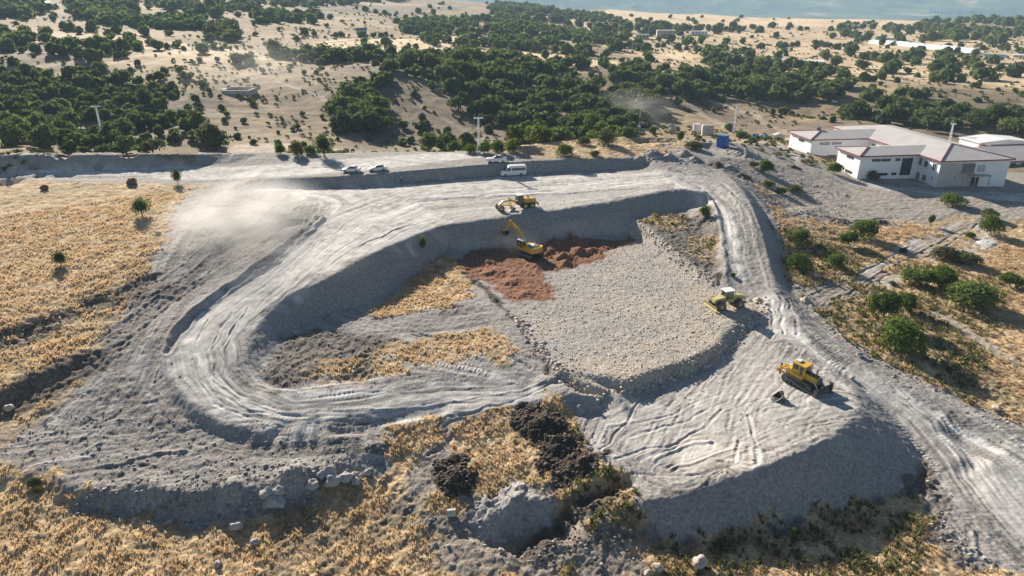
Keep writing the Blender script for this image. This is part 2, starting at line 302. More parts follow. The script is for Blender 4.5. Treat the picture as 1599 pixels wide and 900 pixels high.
# (channel, polygon, strength, edge softness m, edge wobble m)
COVER = [
 ('scrub', [(-420,236),(-420,140),(200,130),(330,160),(400,238)], .35, 6, 6),
 ('tan', [(330,235),(390,140),(420,90),(560,98),(600,120),(560,160),(545,240)], .8, 4, 5),
 ('dark', [(-420,240),(0,241),(345,239),(360,250),(300,258),(0,265),(-420,266)], .75, .8, 1),
 ('grey', [(345,239),(440,236),(620,235),(780,238),(860,247),(1010,246),(1000,266),(560,292),(430,290),(-420,282),(-420,262),(300,258)], 1, .8, 1.2),
 ('light', [(-420,266),(0,265),(300,261),(420,257),(560,247),(700,239),(760,244),(620,262),(450,276),(200,275),(-420,278)], .95, 1, .8),
 ('grey', GLEFT, 1, .7, 1.6),
 ('dark', GLEFT, .24, 2, 4),
 ('grey', SITE, 1, .6, 1.2),
 ('grey', [(1060,236),(1110,205),(1180,205),(1250,240),(1300,262),(1420,270),(1600,250),(2000,250),(2000,340),(1520,345),(1400,345),(1300,352),(1230,340),(1180,290)], .85, 2.0, 3.5),
 ('dark', [(1130,262),(1200,285),(1260,345),(1330,350),(1310,375),(1245,372),(1215,340),(1190,300)], .4, 2, 4),
 ('light', [(1185,213),(1240,246),(1330,288),(1450,303),(1640,320),(2000,325),(2000,300),(1600,300),(1460,298),(1300,279),(1232,236)], .6, 1.5, 1),
 ('light', HAUL, .9, 1.3, 1.6),
 ('grey', [(635,316),(760,309),(880,303),(960,295),(1040,292),(940,314),(850,329),(700,349)], .45, 1, 1),
 ('light', [(940,640),(1050,610),(1150,560),(1190,520),(1260,560),(1330,610),(1338,650),(1240,702),(1130,735),(1040,750),(960,700)], .5, 3, 3),
 ('light', [(190,560),(215,545),(235,560),(250,600),(265,640),(230,630),(200,600)], .7, 1.5, 1.5),
 ('tan', [(1040,720),(1110,690),(1180,700),(1140,735),(1060,738)], .5, 2, 2),
 ('light', [(1040,716),(1100,690),(1160,700),(1130,728),(1060,735)], .7, 1, 1.5),
 ('dark', [(325,300),(450,298),(500,325),(440,375),(350,405),(315,375)], .42, 3, 3),  # shaded hollow: its shade is put into the ground colour
 # remnants of the field inside the site
 ('grass', [(568,490),(604,472),(650,430),(690,400),(712,408),(735,440),(742,462),(690,477),(640,490),(600,500)], 1, .5, 1.4),
 ('grass', [(578,585),(575,560),(620,530),(700,522),(780,505),(805,520),(812,550),(770,562),(700,575),(640,586)], .9, .7, 2.2),
 ('dark', [(402,598),(415,565),(450,530),(500,508),(560,520),(590,545),(578,588),(500,598),(420,606)], .8, .7, 1.6),
 ('dark', [(560,518),(640,500),(740,478),(760,490),(640,520),(580,545)], .35, .7, 2),
 ('grass', [(480,590),(500,565),(545,570),(580,588),(480,600)], .5, .8, 2.2),
 ('dark', [(990,337),(1105,328),(1120,360),(1127,440),(1110,437),(1060,396),(1010,354)], .75, .5, .8),
 ('grass', [(990,337),(1090,329),(1085,345),(1040,365),(1015,352)], .7, 1, 2.0),
 ('grass', [(1080,370),(1118,380),(1110,410),(1075,395)], .5, 1, 2.0),
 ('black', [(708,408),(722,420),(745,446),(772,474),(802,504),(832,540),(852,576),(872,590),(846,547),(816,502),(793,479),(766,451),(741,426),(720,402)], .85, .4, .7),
 ('rubble', PAD, 1, .4, .8),
 ('tan', [(1095,450),(1165,466),(1192,486),(1160,510),(1100,500)], .6, 2, 2),
 ('tan', [(900,560),(1000,540),(1100,500),(1130,540),(1020,590),(925,618)], .35, 3, 3),
 ('red', REDP, 1, .5, 1.3),
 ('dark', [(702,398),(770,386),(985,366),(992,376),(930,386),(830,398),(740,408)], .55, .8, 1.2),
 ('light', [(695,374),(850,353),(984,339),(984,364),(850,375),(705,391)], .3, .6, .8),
 ('rubble', [(984,338),(1000,350),(1030,374),(1060,397),(1118,441),(1104,448),(1048,413),(1000,375),(985,366)], .9, .3, .3),
 # furrows of the left field
 ('dark', [(-420,522),(0,513),(60,495),(120,472),(190,448),(250,430),(262,452),(200,474),(130,500),(60,528),(0,548),(-420,560)], .75, .6, 1.6),
 ('dark', [(-420,642),(0,609),(60,585),(110,562),(150,540),(190,548),(150,585),(100,610),(40,650),(0,665),(-420,700)], .8, .6, 1.6),
 ('grass', [(20,655),(60,640),(110,612),(120,618),(70,652),(20,690),(-60,700)], .6, .6, 1.2),
 ('dark', [(165,515),(215,480),(260,440),(300,425),(290,460),(240,500),(215,535),(185,575),(150,560)], .5, 1, 2),
 ('dark', [(200,560),(150,610),(180,640),(300,680),(280,640),(240,600)], .35, 2, 3),
 # foreground
 ('grey', [(625,770),(650,715),(700,672),(740,655),(800,640),(760,690),(735,720),(700,700),(690,770),(650,800)], .8, .6, 1.4),
 ('grey', [(640,800),(740,785),(790,765),(850,778),(890,760),(960,800),(1010,838),(1060,850),(980,880),(900,905),(700,900),(660,850)], .75, .7, 2.0),
 ('dark', [(640,800),(740,785),(850,778),(960,800),(1060,850),(980,880),(900,905),(700,900)], .45, 1, 3),
 ('dark', [(600,790),(660,740),(700,780),(680,860),(600,850)], .4, 1, 2.5),
 ('dark', [(440,820),(500,800),(570,815),(640,800),(640,860),(560,850),(500,880),(430,890)], .5, .7, 2.6),
 ('grass', [(560,860),(640,820),(690,840),(600,885)], .8, .7, 1.6),
 ('grass', [(700,690),(740,660),(800,640),(870,640),(830,660),(840,700),(860,740),(780,770),(740,750),(735,715)], .9, .6, 1.2),
 ('grass', [(865,800),(880,770),(925,745),(930,760),(895,790)], .9, .5, .8),
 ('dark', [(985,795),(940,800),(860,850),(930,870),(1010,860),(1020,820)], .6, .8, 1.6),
 ('black', [(678,740),(685,722),(705,716),(728,722),(742,748),(736,768),(700,776),(682,765)], 1, .3, .8),
 ('black', [(796,655),(822,634),(860,640),(892,690),(938,708),(938,735),(905,745),(880,756),(848,732),(842,700),(812,680)], 1, .3, .9),
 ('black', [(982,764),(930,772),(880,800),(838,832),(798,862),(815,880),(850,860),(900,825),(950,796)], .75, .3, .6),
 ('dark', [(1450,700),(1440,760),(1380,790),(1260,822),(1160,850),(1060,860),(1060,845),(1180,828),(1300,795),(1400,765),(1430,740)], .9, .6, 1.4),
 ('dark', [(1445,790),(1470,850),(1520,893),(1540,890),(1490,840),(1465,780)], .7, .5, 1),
 # right hand field
 ('scrub', [(1330,515),(1420,556),(1560,640),(1640,675),(1640,640),(1450,540),(1390,505)], .55, 2, 3),
 ('scrub', [(1250,440),(1340,430),(1370,480),(1290,500)], .45, 2, 3),
 ('grey', [(1230,470),(1300,440),(1400,400),(1480,350),(1540,335),(1530,355),(1440,400),(1350,445),(1260,490)], .75, 1, 1.8),
 ('light', [(1330,430),(1420,380),(1500,340),(1505,346),(1425,390),(1340,440)], .7, .6, .8),
 ('light', [(1370,440),(1440,405),(1540,350),(1560,380),(1540,390),(1450,412),(1380,450)], .5, .6, .8),
 ('grey', [(1460,480),(1500,505),(1599,570),(1599,582),(1490,512),(1450,488)], .7, .5, .5),
]
NEARC = np.zeros((len(CH), NY, NX), np.float32); NEARC[0] = 1
WOB = [fbm(GX/2.6, GY/2.6, 3, 71), fbm(GX/7., GY/7., 3, 72)]
for name, pl, st, soft, wob in COVER:
    wl = Wl(pl)
    if len(wl) < 3: continue
    xs = [q[0] for q in wl]; ys = [q[1] for q in wl]; mg = soft+2*wob+1
    i0 = max(0, int((min(xs)-mg-X0)/CS)); i1 = min(NX, int((max(xs)+mg-X0)/CS)+1)
    j0 = max(0, int((min(ys)-mg-Y0)/CS)); j1 = min(NY, int((max(ys)+mg-Y0)/CS)+1)
    if i1 <= i0 or j1 <= j0: continue
    sl = (slice(j0, j1), slice(i0, i1))
    sd_ = poly_sd(GX[sl], GY[sl], wl)+wob*(WOB[0][sl]*1.0+WOB[1][sl]*.8)*1.6
    al = sstep(-soft, soft, sd_)*st
    NEARC[:, sl[0], sl[1]] *= (1-al)
    NEARC[CH.index(name), sl[0], sl[1]] += al
# loose heaps: (px, py, radius m, height m, squash) raise the ground itself
HEAPS = [(712,752,2.3,1.7,'black'),(850,668,3.2,2.0,'black'),(872,692,2.6,1.5,'black'),(905,728,2.2,1.2,'black'),(822,662,1.8,1.2,'black'),
 (800,800,3.0,1.8,'grey'),(770,815,2.4,1.0,'grey'),(835,790,2.2,1.0,'grey'),
 (880,402,2.6,1.3,'red'),(905,395,2.5,1.5,'red'),(925,392,2.0,.9,'red'),(860,395,2.8,1.2,'red'),(885,412,2.0,.9,'red'),(838,415,2.2,.7,'red'),(945,388,1.4,.6,'red'),(800,440,2.5,.5,'red'),(770,425,2.5,.5,'red'),(820,460,2,.5,'red'),(870,382,2.4,1.1,'red'),(760,408,2.4,.6,'red'),(900,380,2.8,1.0,'red'),
 (455,745,2.0,1.0,'grey'),(585,700,1.6,.7,'grey'),(360,766,1.8,.8,'grey'),(240,762,2,.5,'grey'),(215,775,1.4,.4,'grey'),
 (1022,244,3.2,1.8,'grey'),(1045,247,2.6,1.4,'grey'),(1070,243,2.8,1.6,'grey'),(1000,250,2,1,'grey'),(1085,250,2.2,1.2,'grey'),(1160,240,6,1.6,'grey'),(1120,258,2.5,1,'dark'),
 (1140,262,2,.9,'grey'),(1160,275,2,.8,'dark'),(1240,262,2,.7,'dark'),(1200,262,2.2,.6,'grey'),(1310,345,2.2,.6,'dark'),(1375,348,1.8,.6,'dark'),(1540,380,2.4,.6,'light'),
 (1258,470,.9,.7,'tan'),(1183,470,.8,.7,'tan'),(905,640,.8,.6,'grey')]
HEAPW = [(W(px, py), r, h*(.72 if c == 'black' else 1), c) for px, py, r, h, c in HEAPS]
FLOWS = [ # lines the machines worked along
 [(1040,275),(900,290),(760,300),(640,312),(560,345),(480,395),(420,445),(345,495),(310,535),(312,585),(355,630),(450,655),(560,650),(700,625),(880,610),(960,615)],
 [(1060,268),(1110,290),(1145,330),(1163,390),(1178,440),(1215,485),(1290,550),(1400,620),(1530,700),(1660,790),(1800,900)],
 [(-420,270),(0,270),(300,268),(460,266),(620,250),(800,243)],
 [(330,300),(300,350),(270,400),(240,450),(200,520),(140,600),(60,660)],
 [(420,310),(380,350),(330,400),(280,450),(240,500),(200,570),(160,640)],
 [(470,320),(440,370),(380,410),(330,440)],
 [(-300,720),(0,700),(150,680),(300,660),(340,700)],
 [(60,740),(200,730),(330,700),(450,700),(600,690)],
 [(1190,510),(1150,560),(1110,620),(1090,680),(1060,740)],
 [(1230,540),(1190,600),(1150,660),(1170,720)],
 [(1160,520),(1080,590),(1000,630),(920,650),(900,700),(950,740)],
 [(1330,640),(1240,660),(1150,700),(1040,735)],
 [(1599,880),(1520,800),(1470,720),(1420,660),(1340,590)],
 [(540,490),(600,510),(700,500),(790,490)],[(560,520),(660,545),(760,560),(850,585)],
 [(840,640),(760,680),(700,740),(640,800),(560,860)],
 [(1190,216),(1260,258),(1350,295),(1480,312),(1640,318)],
 [(1260,490),(1340,440),(1430,390),(1540,335)],
 [(1150,262),(1200,320),(1230,400),(1270,460)],
]
FLOWW = [Wl(f) for f in FLOWS]
RUTS = [ # single wheel ruts and berms: photo line, half width m, depth m (negative digs)
 ([(505,338),(460,373),(420,403),(380,433),(330,465),(300,492),(275,520),(262,550)], .8, -.7),
 ([(1098,296),(1114,316),(1124,345),(1130,400),(1135,440)], .6, .35),
 ([(1150,690),(1148,720)], .35, -.4), ([(1170,650),(1178,680),(1184,722)], .35, -.4), ([(1060,690),(1100,668),(1130,640)], .35, -.3),
 ([(1215,465),(1225,490),(1222,520)], .4, -.4), ([(1228,468),(1245,495),(1245,522)], .4, -.4), ([(1200,470),(1212,500),(1205,530)], .4, -.35),
 ([(640,313),(760,308),(880,303),(955,297)], .6, -.25), ([(700,345),(800,332),(900,318),(1000,298)], .3, -.25),
 ([(1140,300),(1170,350),(1185,400),(1200,450),(1240,500)], .4, .3), ([(1080,262),(1140,290),(1165,320)], .5, .3),
 ([(580,500),(650,490),(730,478)], .4, -.4), ([(640,520),(700,530),(760,545),(830,575)], .4, -.4), ([(600,530),(680,548),(760,566)], .3, -.3),
 ([(640,700),(660,690),(700,672)], .4, -.4), ([(670,710),(700,690),(730,660)], .5, -.6), ([(650,690),(720,650)], .25, -.3),
 ([(480,312),(440,350),(380,400),(300,440)], .5, .35), ([(450,305),(400,345),(340,395),(260,450)], .5, .4), ([(420,300),(360,340),(310,390),(250,440)], .4, .3),
 ([(390,300),(330,340),(290,390)], .4, .3), ([(360,300),(310,330),(275,370)], .4, .3), ([(160,520),(220,480),(290,440)], .5, .4), ([(180,545),(240,500),(300,450)], .6, -.6), ([(150,530),(200,500),(260,455)], .4, -.4),
 ([(200,720),(250,706),(290,702)], .5, .5), ([(150,730),(200,722),(240,728)], .4, .3), ([(130,708),(160,690),(200,684)], .4, .3), ([(160,748),(220,735),(260,732)], .4, -.3),
 ([(120,690),(170,660),(190,655)], .35, .3), ([(300,690),(360,705),(420,700)], .3, -.3),
 ([(300,560),(310,600),(350,640),(430,665),(540,660)], .3, -.3), ([(325,500),(308,530),(308,575),(330,610),(390,642),(480,650)], .3, -.3), ([(360,490),(335,530),(335,580),(365,615),(430,636)], .3, -.3),
 ([(385,480),(355,520),(350,560),(360,590)], .3, .3), ([(345,515),(328,550),(333,595),(380,628)], .25, .3), ([(370,500),(344,545),(350,590)], .25, -.3),
 ([(590,320),(540,350),(480,395),(430,435)], .3, .25), ([(640,350),(560,385),(500,425)], .3, -.3), ([(700,338),(620,358),(560,385)], .3, -.3), ([(850,322),(720,338),(640,355),(590,380)], .3, .25),
 ([(1300,520),(1370,560),(1450,600),(1599,660)], .4, .35), ([(1320,600),(1420,670),(1500,740),(1580,840)], .3, -.2), ([(1380,600),(1480,660),(1599,740)], .3, -.2), ([(1450,850),(1500,870),(1560,880)], .5, .4), ([(1480,800),(1520,830),(1530,870)], .4, .4),
 ([(940,700),(980,660),(1000,620)], .3, -.3), ([(960,720),(1010,700),(1080,690)], .3, -.3), ([(930,680),(950,730)], .3, -.35), ([(1020,720),(1060,700),(1110,688)], .4, .4), ([(1050,735),(1100,715),(1180,722)], .4, .35), ([(985,740),(1060,745),(1130,738)], .3, -.25),
 ([(800,600),(700,612),(600,612),(500,622)], .3, -.2), ([(850,595),(760,620),(640,636),(520,640)], .3, .25), ([(860,600),(780,635),(700,650)], .3, -.3),
 ([(1270,460),(1330,432),(1420,385)], .4, -.5), ([(1300,470),(1370,440),(1450,400),(1530,350)], .4, -.5), ([(1330,450),(1400,410),(1480,370)], .4, .5),
 ([(1250,330),(1330,345),(1400,340)], .5, .5), ([(1290,320),(1350,328),(1420,326)], .4, -.4), ([(1200,290),(1290,300),(1340,310)], .4, .4),
]
RUTW = [(Wl(l), w_, d_) for l, w_, d_ in RUTS]
rrt = random.Random(42)
for _ in range(150):
    fl = FLOWW[rrt.choice([0,0,0,0,0,1,1,1,1,3,4,5,6,7,8,9,10,11,12,12,12,14,16])]; L = [math.dist(a, b) for a, b in zip(fl[:-1], fl[1:])]; tot_ = sum(L)
    sp = rrt.uniform(8, 38); s0 = rrt.uniform(-2, max(0, tot_-sp)); off = rrt.uniform(-6.5, 6.5); dr_ = rrt.uniform(-2.5, 2.5); dp_ = rrt.uniform(-.13, -.05)
    for side in (0, rrt.choice([1.9, 2.2])):
        pts = []
        for k in range(7):
            s_ = min(max(s0+sp*k/6, 0), tot_-.01); i = 0
            while s_ > L[i] and i < len(L)-1: s_ -= L[i]; i += 1
            a, b = fl[i], fl[i+1]; t_ = s_/L[i]; nx_, ny_ = -(b[1]-a[1])/L[i], (b[0]-a[0])/L[i]; o = off+side+dr_*k/6
            pts.append((a[0]+(b[0]-a[0])*t_+nx_*o, a[1]+(b[1]-a[1])*t_+ny_*o))
        RUTW.append((pts, .38, dp_))
PATHS = [ # tracks and field roads in the distance: photo line, half width m, channel, strength
 ([(-60,112),(40,107),(130,96),(140,80)], 2.5, 'tan', .8), ([(380,78),(470,71),(560,63),(640,58)], 2.2, 'dark', .7), ([(-60,48),(60,52),(200,68),(330,76)], 6, 'tan', .6),
 ([(830,62),(950,68),(1060,73),(1200,78)], 3.5, 'light', .6), ([(1050,75),(1180,78),(1320,72),(1599,82)], 3, 'grey', .8), ([(560,15),(620,18),(700,12)], 4, 'grey', .7),
 ([(1190,120),(1320,126),(1599,138)], 1.5, 'tan', .5), ([(780,200),(730,170),(690,140)], 1.2, 'tan', .9), ([(780,225),(720,200),(650,160)], 1.2, 'tan', .8),
 ([(1020,138),(1080,165),(1140,200)], 2.2, 'tan', .9), ([(1100,155),(1180,180),(1230,210)], 1.6, 'tan', .8), ([(1160,130),(1190,120),(1250,128)], 2, 'tan', .5), ([(900,148),(910,180),(905,205)], 3, 'tan', .6),
]
PATHS += [([(0,62),(110,72),(240,76),(370,90)],1.6,'tan',.8), ([(620,58),(760,50),(900,54)],2,'tan',.7), ([(1040,48),(1200,54),(1420,60)],3,'tan',.6), ([(1000,90),(1150,104),(1300,112),(1500,128)],1.6,'dark',.6), ([(860,40),(1000,46),(1180,60)],3,'dark',.6), ([(1210,84),(1400,92),(1620,100)],2,'dark',.5), ([(480,36),(640,44),(820,56)],2,'tan',.7), ([(430,128),(500,150),(540,190)],.8,'light',.5), ([(1160,30),(1300,38),(1500,44)],4,'dark',.4)]
PATHW = [(Wl(l), w_, c, s) for l, w_, c, s in PATHS]
FIELDS = [ # strong coloured fields far off, and the painted shade of the valley slope
 ([(400,95),(520,62),(700,58),(830,80),(1000,100),(900,108),(700,90),(560,92)], 'straw'),
 ([(1020,85),(1080,76),(1110,95),(1060,98)], 'straw'),
 ([(870,22),(1100,20),(1300,30),(1450,36),(1400,44),(1150,40),(1000,34)], 'straw'),
 ([(1380,75),(1599,70),(1599,66),(1350,62)], 'straw'),
 ([(1200,100),(1400,104),(1500,118),(1340,118),(1210,110)], 'straw'),
 ([(1440,140),(1599,142),(1599,165),(1500,168),(1430,150)], 'dark'),
 ([(-200,68),(100,68),(120,95),(0,105),(-200,108)], 'dark'),
 ([(440,0),(620,10),(740,8),(720,18),(560,22),(430,12)], 'dark'),
 ([(540,105),(700,120),(1000,140),(980,230),(560,235),(600,150)], 'dark'),  # valley slope facing the camera, its shade painted as dark ground
 ([(1050,150),(1250,190),(1400,185),(1599,150),(1599,175),(1400,215),(1180,215)], 'dark'),
 ([(150,150),(330,150),(350,230),(100,235)], 'dark'),
]
FIELDS += [([(860,26),(1100,34),(1450,38),(1640,58),(1640,138),(1430,128),(1200,118),(1040,104),(960,80),(900,60)], 'pale'), ([(150,100),(330,72),(400,80),(380,100),(300,106)], 'pale'), ([(0,48),(200,60),(340,72),(200,78),(0,66)], 'pale')]
FIELDW = [(Wl(l), c) for l, c in FIELDS]

# ---------------------------------------------------------------- the terrain as one sheet, polar about the foot of the drone
AZ0, AZ1, NA = radians(-52), radians(52), 1250
th = np.linspace(AZ0, AZ1, NA)
rr = [22.]
while rr[-1] < 9000:
    r_ = rr[-1]; rr.append(r_*(1.0027 if r_ < 210 else 1.005 if r_ < 700 else 1.011 if r_ < 2500 else 1.02 if r_ < 4800 else 1.004 if r_ < 6500 else 1.03))
rr = np.array(rr); NR = len(rr)
R_, T_ = np.meshgrid(rr, th, indexing='ij')
VX = R_*np.sin(T_); VY = R_*np.cos(T_)
VZ = zbase(VX, VY)
nr = int(np.searchsorted(rr, 245.))
cov = np.zeros((len(CH), NR, NA), np.float32); cov[0] = 1
inr = (np.abs(VX[:nr]) < X1-.5) & (VY[:nr] < Y1-.5) & (VY[:nr] > Y0)
wx = VX[:nr]+fbm(VX[:nr]/.9, VY[:nr]/.9, 2, 91)*.35; wy = VY[:nr]+fbm(VX[:nr]/.9, VY[:nr]/.9, 2, 92)*.35
for k in range(len(CH)): cov[k, :nr] = np.where(inr, bil(NEARC[k], wx, wy), cov[k, :nr])
# distant tracks and fields
ys_, xs_ = VY[nr-60:], VX[nr-60:]
for wl, hw, c, s in PATHW:
    if len(wl) < 2: continue
    d = np.full(xs_.shape, 1e9)
    for a, b in zip(wl[:-1], wl[1:]): d = np.minimum(d, seg_d(xs_, ys_, a, b)[0])
    al = sstep(hw*1.4, hw*.6, d+fbm(xs_/8, ys_/8, 2, 95)*hw*.5)*s
    cov[:, nr-60:] *= (1-al); cov[CH.index(c), nr-60:] += al
straw = np.zeros((NR, NA), np.float32)
for wl, c in FIELDW:
    if len(wl) < 3: continue
    xs2 = [q[0] for q in wl]; ys2 = [q[1] for q in wl]
    m = (xs_ > min(xs2)-30) & (xs_ < max(xs2)+30) & (ys_ > min(ys2)-30) & (ys_ < max(ys2)+30)
    q = np.zeros(xs_.shape); sdv = poly_sd(xs_[m], ys_[m], wl)
    q[m] = sstep(-6, 6, sdv+fbm(xs_[m]/25, ys_[m]/25, 2, 96)*8)
    if c in ('straw', 'pale'): straw[nr-60:] = np.maximum(straw[nr-60:], q*(1 if c == 'straw' else .7))
    else:
        q *= .55; cov[:, nr-60:] *= (1-q); cov[CH.index('dark'), nr-60:] += q
far_ = sstep(1900, 3200, R_)
# heaps, ruts, machine streaks, clods
xn, yn = VX[:nr], VY[:nr]
dz = np.zeros(xn.shape); streak = np.zeros(xn.shape)
for (hx, hy), r, h, c in HEAPW:
    m = np.hypot(xn-hx, yn-hy) < r*1.7
    x_, y_ = xn[m], yn[m]
    d = np.hypot(x_-hx, y_-hy)/r*(1+.35*fbm(x_/1.1, y_/1.1, 3, int(abs(hx)*7) % 97))
    b = np.clip(1-d, 0, 1)**1.15
    dz[m] = np.maximum(dz[m], b*h*(1+.25*fbm(x_/.6, y_/.6, 2, 5)))
    al = sstep(1.12, .9, d); k = CH.index(c)
    cv = cov[:, :nr][:, m]; cv *= (1-al); cv[k] += al; cov[:, :nr][:, m] = cv
for wl, hw, dep in RUTW:
    if len(wl) < 2: continue
    xs2 = [q[0] for q in wl]; ys2 = [q[1] for q in wl]
    m = (xn > min(xs2)-3) & (xn < max(xs2)+3) & (yn > min(ys2)-3) & (yn < max(ys2)+3)
    x_, y_ = xn[m], yn[m]; x2 = x_+fbm(x_/3, y_/3, 2, 33)*.5; y2 = y_+fbm(x_/3, y_/3, 2, 34)*.5
    d = np.full(x_.shape, 1e9)
    for a, b in zip(wl[:-1], wl[1:]): d = np.minimum(d, seg_d(x2, y2, a, b)[0])
    hw *= .62; dep *= (.42 if abs(dep) < .65 else .7)
    g = np.exp(-(d/hw)**2)*dep; g = g - .35*dep*np.exp(-((d-1.7*hw)/(hw*.6))**2)
    dz[m] += g*(.75+.5*fbm(x_/1.5, y_/1.5, 2, 35))*np.clip(cov[1, :nr][m]+cov[2, :nr][m]+cov[3, :nr][m]+.25, 0, 1)
best = np.full(xn.shape, 1e9); acr = np.zeros(xn.shape); alo = np.zeros(xn.shape); fid = np.zeros(xn.shape)
for k, wl in enumerate(FLOWW):
    s0 = 0
    for a, b in zip(wl[:-1], wl[1:]):
        d, t = seg_d(xn, yn, a, b); L = math.dist(a, b)
        m = d < best
        sg = np.sign((b[0]-a[0])*(yn-a[1])-(b[1]-a[1])*(xn-a[0]))
        best = np.where(m, d, best); acr = np.where(m, d*sg, acr); alo = np.where(m, s0+t*L, alo); fid = np.where(m, k, fid); s0 += L
fade = np.exp(-(best/14.)**2)
_gy, _gx = np.gradient(blur(H, 2.), CS); SLP = np.hypot(_gx, _gy)
flat = sstep(.55, .28, bil(SLP, xn, yn))*sstep(.5, .15, vnoise(xn/9, yn/9, 66)*.8) + .35*sstep(.55, .28, bil(SLP, xn, yn))
ac = acr+fbm(xn/9, yn/9, 2, 61)*.8
s1 = vnoise(ac*2.3+fid*31, alo*.055, 62)-.5; s2 = vnoise(ac*.62+fid*11, alo*.02, 63)-.5; s3 = vnoise(ac*5.5+fid*3, alo*.16, 64)-.5
streak = (s1*.9+s2*.7+s3*.7)*(.25+.75*fade)*np.clip(flat, 0, 1)
dirt = np.clip(cov[1]+cov[2]+cov[3]*.4, 0, 1)[:nr]
# tread marks of crawler and tyre, here and there across the track lines
tread = np.sin(alo*11+ac*.8)*sstep(.15, .35, s1)*sstep(.1, .3, vnoise(xn/7, yn/7, 77)-.35)
clod = fbm(xn/.75, yn/.75, 3, 81); big = fbm(xn/3.5, yn/3.5, 3, 82)
rough = cov[1, :nr]*.065+cov[2, :nr]*.014+cov[3, :nr]*.22+cov[0, :nr]*.16+cov[4, :nr]*.06+cov[5, :nr]*.15+cov[6, :nr]*.24+cov[8, :nr]*.06+cov[7, :nr]*.2
hard = cov[2, :nr]
dz += rough*(clod*1.3+big*1.2) + dirt*streak*.11*(1-.45*hard) + dirt*tread*.03*flat
soilg = (cov[1, :nr]+cov[3, :nr]*.6)*(1-fade*.5); dz += soilg*(ridged(xn/2.0, yn/1.2, 3, 83)-.5)*.09 + (cov[1, :nr]*.7+cov[2, :nr]*.3+cov[3, :nr])*(ridged(xn/.55, yn/.55, 2, 86)-.5)*.06
VZ[:nr] += dz*sstep(245, 215, rr[:nr])[:, None]
mid = sstep(215, 260, R_)*sstep(1500, 600, R_); VZ += mid*(fbm(VX/5, VY/4, 3, 84)*.28)
tone = np.zeros((NR, NA)); tone[:nr] = streak
tone[nr:] = fbm(VX[nr:]/60, VY[nr:]/35, 3, 85)*.6
PZ = None
def zsurf(x, y):
    """height of the finished sheet"""
    r = math.hypot(x, y); a = math.atan2(x, y)
    u = (a-AZ0)/(AZ1-AZ0)*(NA-1); v = np.interp(r, rr, np.arange(NR))
    i = int(min(max(u, 0), NA-2)); j = int(min(v, NR-2)); fu = min(max(u-i, 0), 1); fv = v-j
    return float((VZ[j, i]*(1-fu)+VZ[j, i+1]*fu)*(1-fv)+(VZ[j+1, i]*(1-fu)+VZ[j+1, i+1]*fu)*fv)
def covat(k, x, y):
    r = math.hypot(x, y); a = math.atan2(x, y)
    i = int(round(min(max((a-AZ0)/(AZ1-AZ0)*(NA-1), 0), NA-1))); j = int(round(float(np.interp(r, rr, np.arange(NR)))))
    return float(cov[k, j, i])

# ---------------------------------------------------------------- terrain material
def M_(name):
    m = bpy.data.materials.new(name); m.use_nodes = True; n = m.node_tree.nodes; n.clear(); return m, m.node_tree
def nd(t, kind, **kw):
    n = t.nodes.new(kind)
    for k, v in kw.items():
        if k.startswith('i_'): n.inputs[int(k[2:]) if k[2:].isdigit() else k[2:]].default_value = v
        else: setattr(n, k, v)
    return n
def lk(t, a, b): t.links.new(a, b)
def mix(t, f, a, b, bt='MIX'):
    n = t.nodes.new('ShaderNodeMix'); n.data_type = 'RGBA'; n.blend_type = bt
    for s, v in ((0, f), (6, a), (7, b)):
        if hasattr(v, 'is_output'): t.links.new(v, n.inputs[s])
        else: n.inputs[s].default_value = v if s == 0 else (*v, 1)
    return n.outputs[2]
def noise(t, vec, scale, detail=4, rough=.55, dist=0):
    n = t.nodes.new('ShaderNodeTexNoise'); n.inputs['Scale'].default_value = scale; n.inputs['Detail'].default_value = detail
    n.inputs['Roughness'].default_value = rough; n.inputs['Distortion'].default_value = dist
    t.links.new(vec, n.inputs['Vector']); return n.outputs[0]
def ramp(t, v, *st):
    n = t.nodes.new('ShaderNodeValToRGB'); e = n.color_ramp.elements
    while len(e) < len(st): e.new(.5)
    for q, (p, c) in zip(e, st):
        q.position = p; q.color = (*c, 1) if isinstance(c, tuple) else (c, c, c, 1)
    t.links.new(v, n.inputs[0]); return n.outputs[0]
def mth(t, op, a, b=None, c=None):
    n = t.nodes.new('ShaderNodeMath'); n.operation = op
    for s, v in enumerate((a, b, c)):
        if v is None: continue
        if hasattr(v, 'is_output'): t.links.new(v, n.inputs[s])
        else: n.inputs[s].default_value = v
    return n.outputs[0]
TERR, t = M_('terrain')
geo = nd(t, 'ShaderNodeNewGeometry'); pos = geo.outputs['Position']
def attr(n, o=2):
    q = nd(t, 'ShaderNodeAttribute', attribute_name=n); return q.outputs[o]
n_big = noise(t, pos, .09, 4); n_mid = noise(t, pos, .55, 5, .6); n_fin = noise(t, pos, 2.6, 5, .65); n_vf = noise(t, pos, 9, 3, .7)
grass = ramp(t, n_mid, (.30, (.17,.115,.065)), (.42, (.42,.295,.165)), (.56, (.61,.445,.26)), (.72, (.72,.56,.36)))
grass = mix(t, ramp(t, n_fin, (.36, 1.), (.50, 0.)), grass, (.24,.165,.10))
grass = mix(t, ramp(t, n_big, (.50, 0.), (.64, .6)), grass, (.34,.27,.16))
grass = mix(t, ramp(t, n_big, (.30, .55), (.42, 0.)), grass, (.20,.18,.10))
farg = ramp(t, n_big, (.32, (.19,.135,.085)), (.48, (.34,.245,.15)), (.68, (.52,.39,.25)))
vf = nd(t, 'ShaderNodeTexVoronoi'); vf.inputs['Scale'].default_value = .011; lk(t, pos, vf.inputs['Vector'])
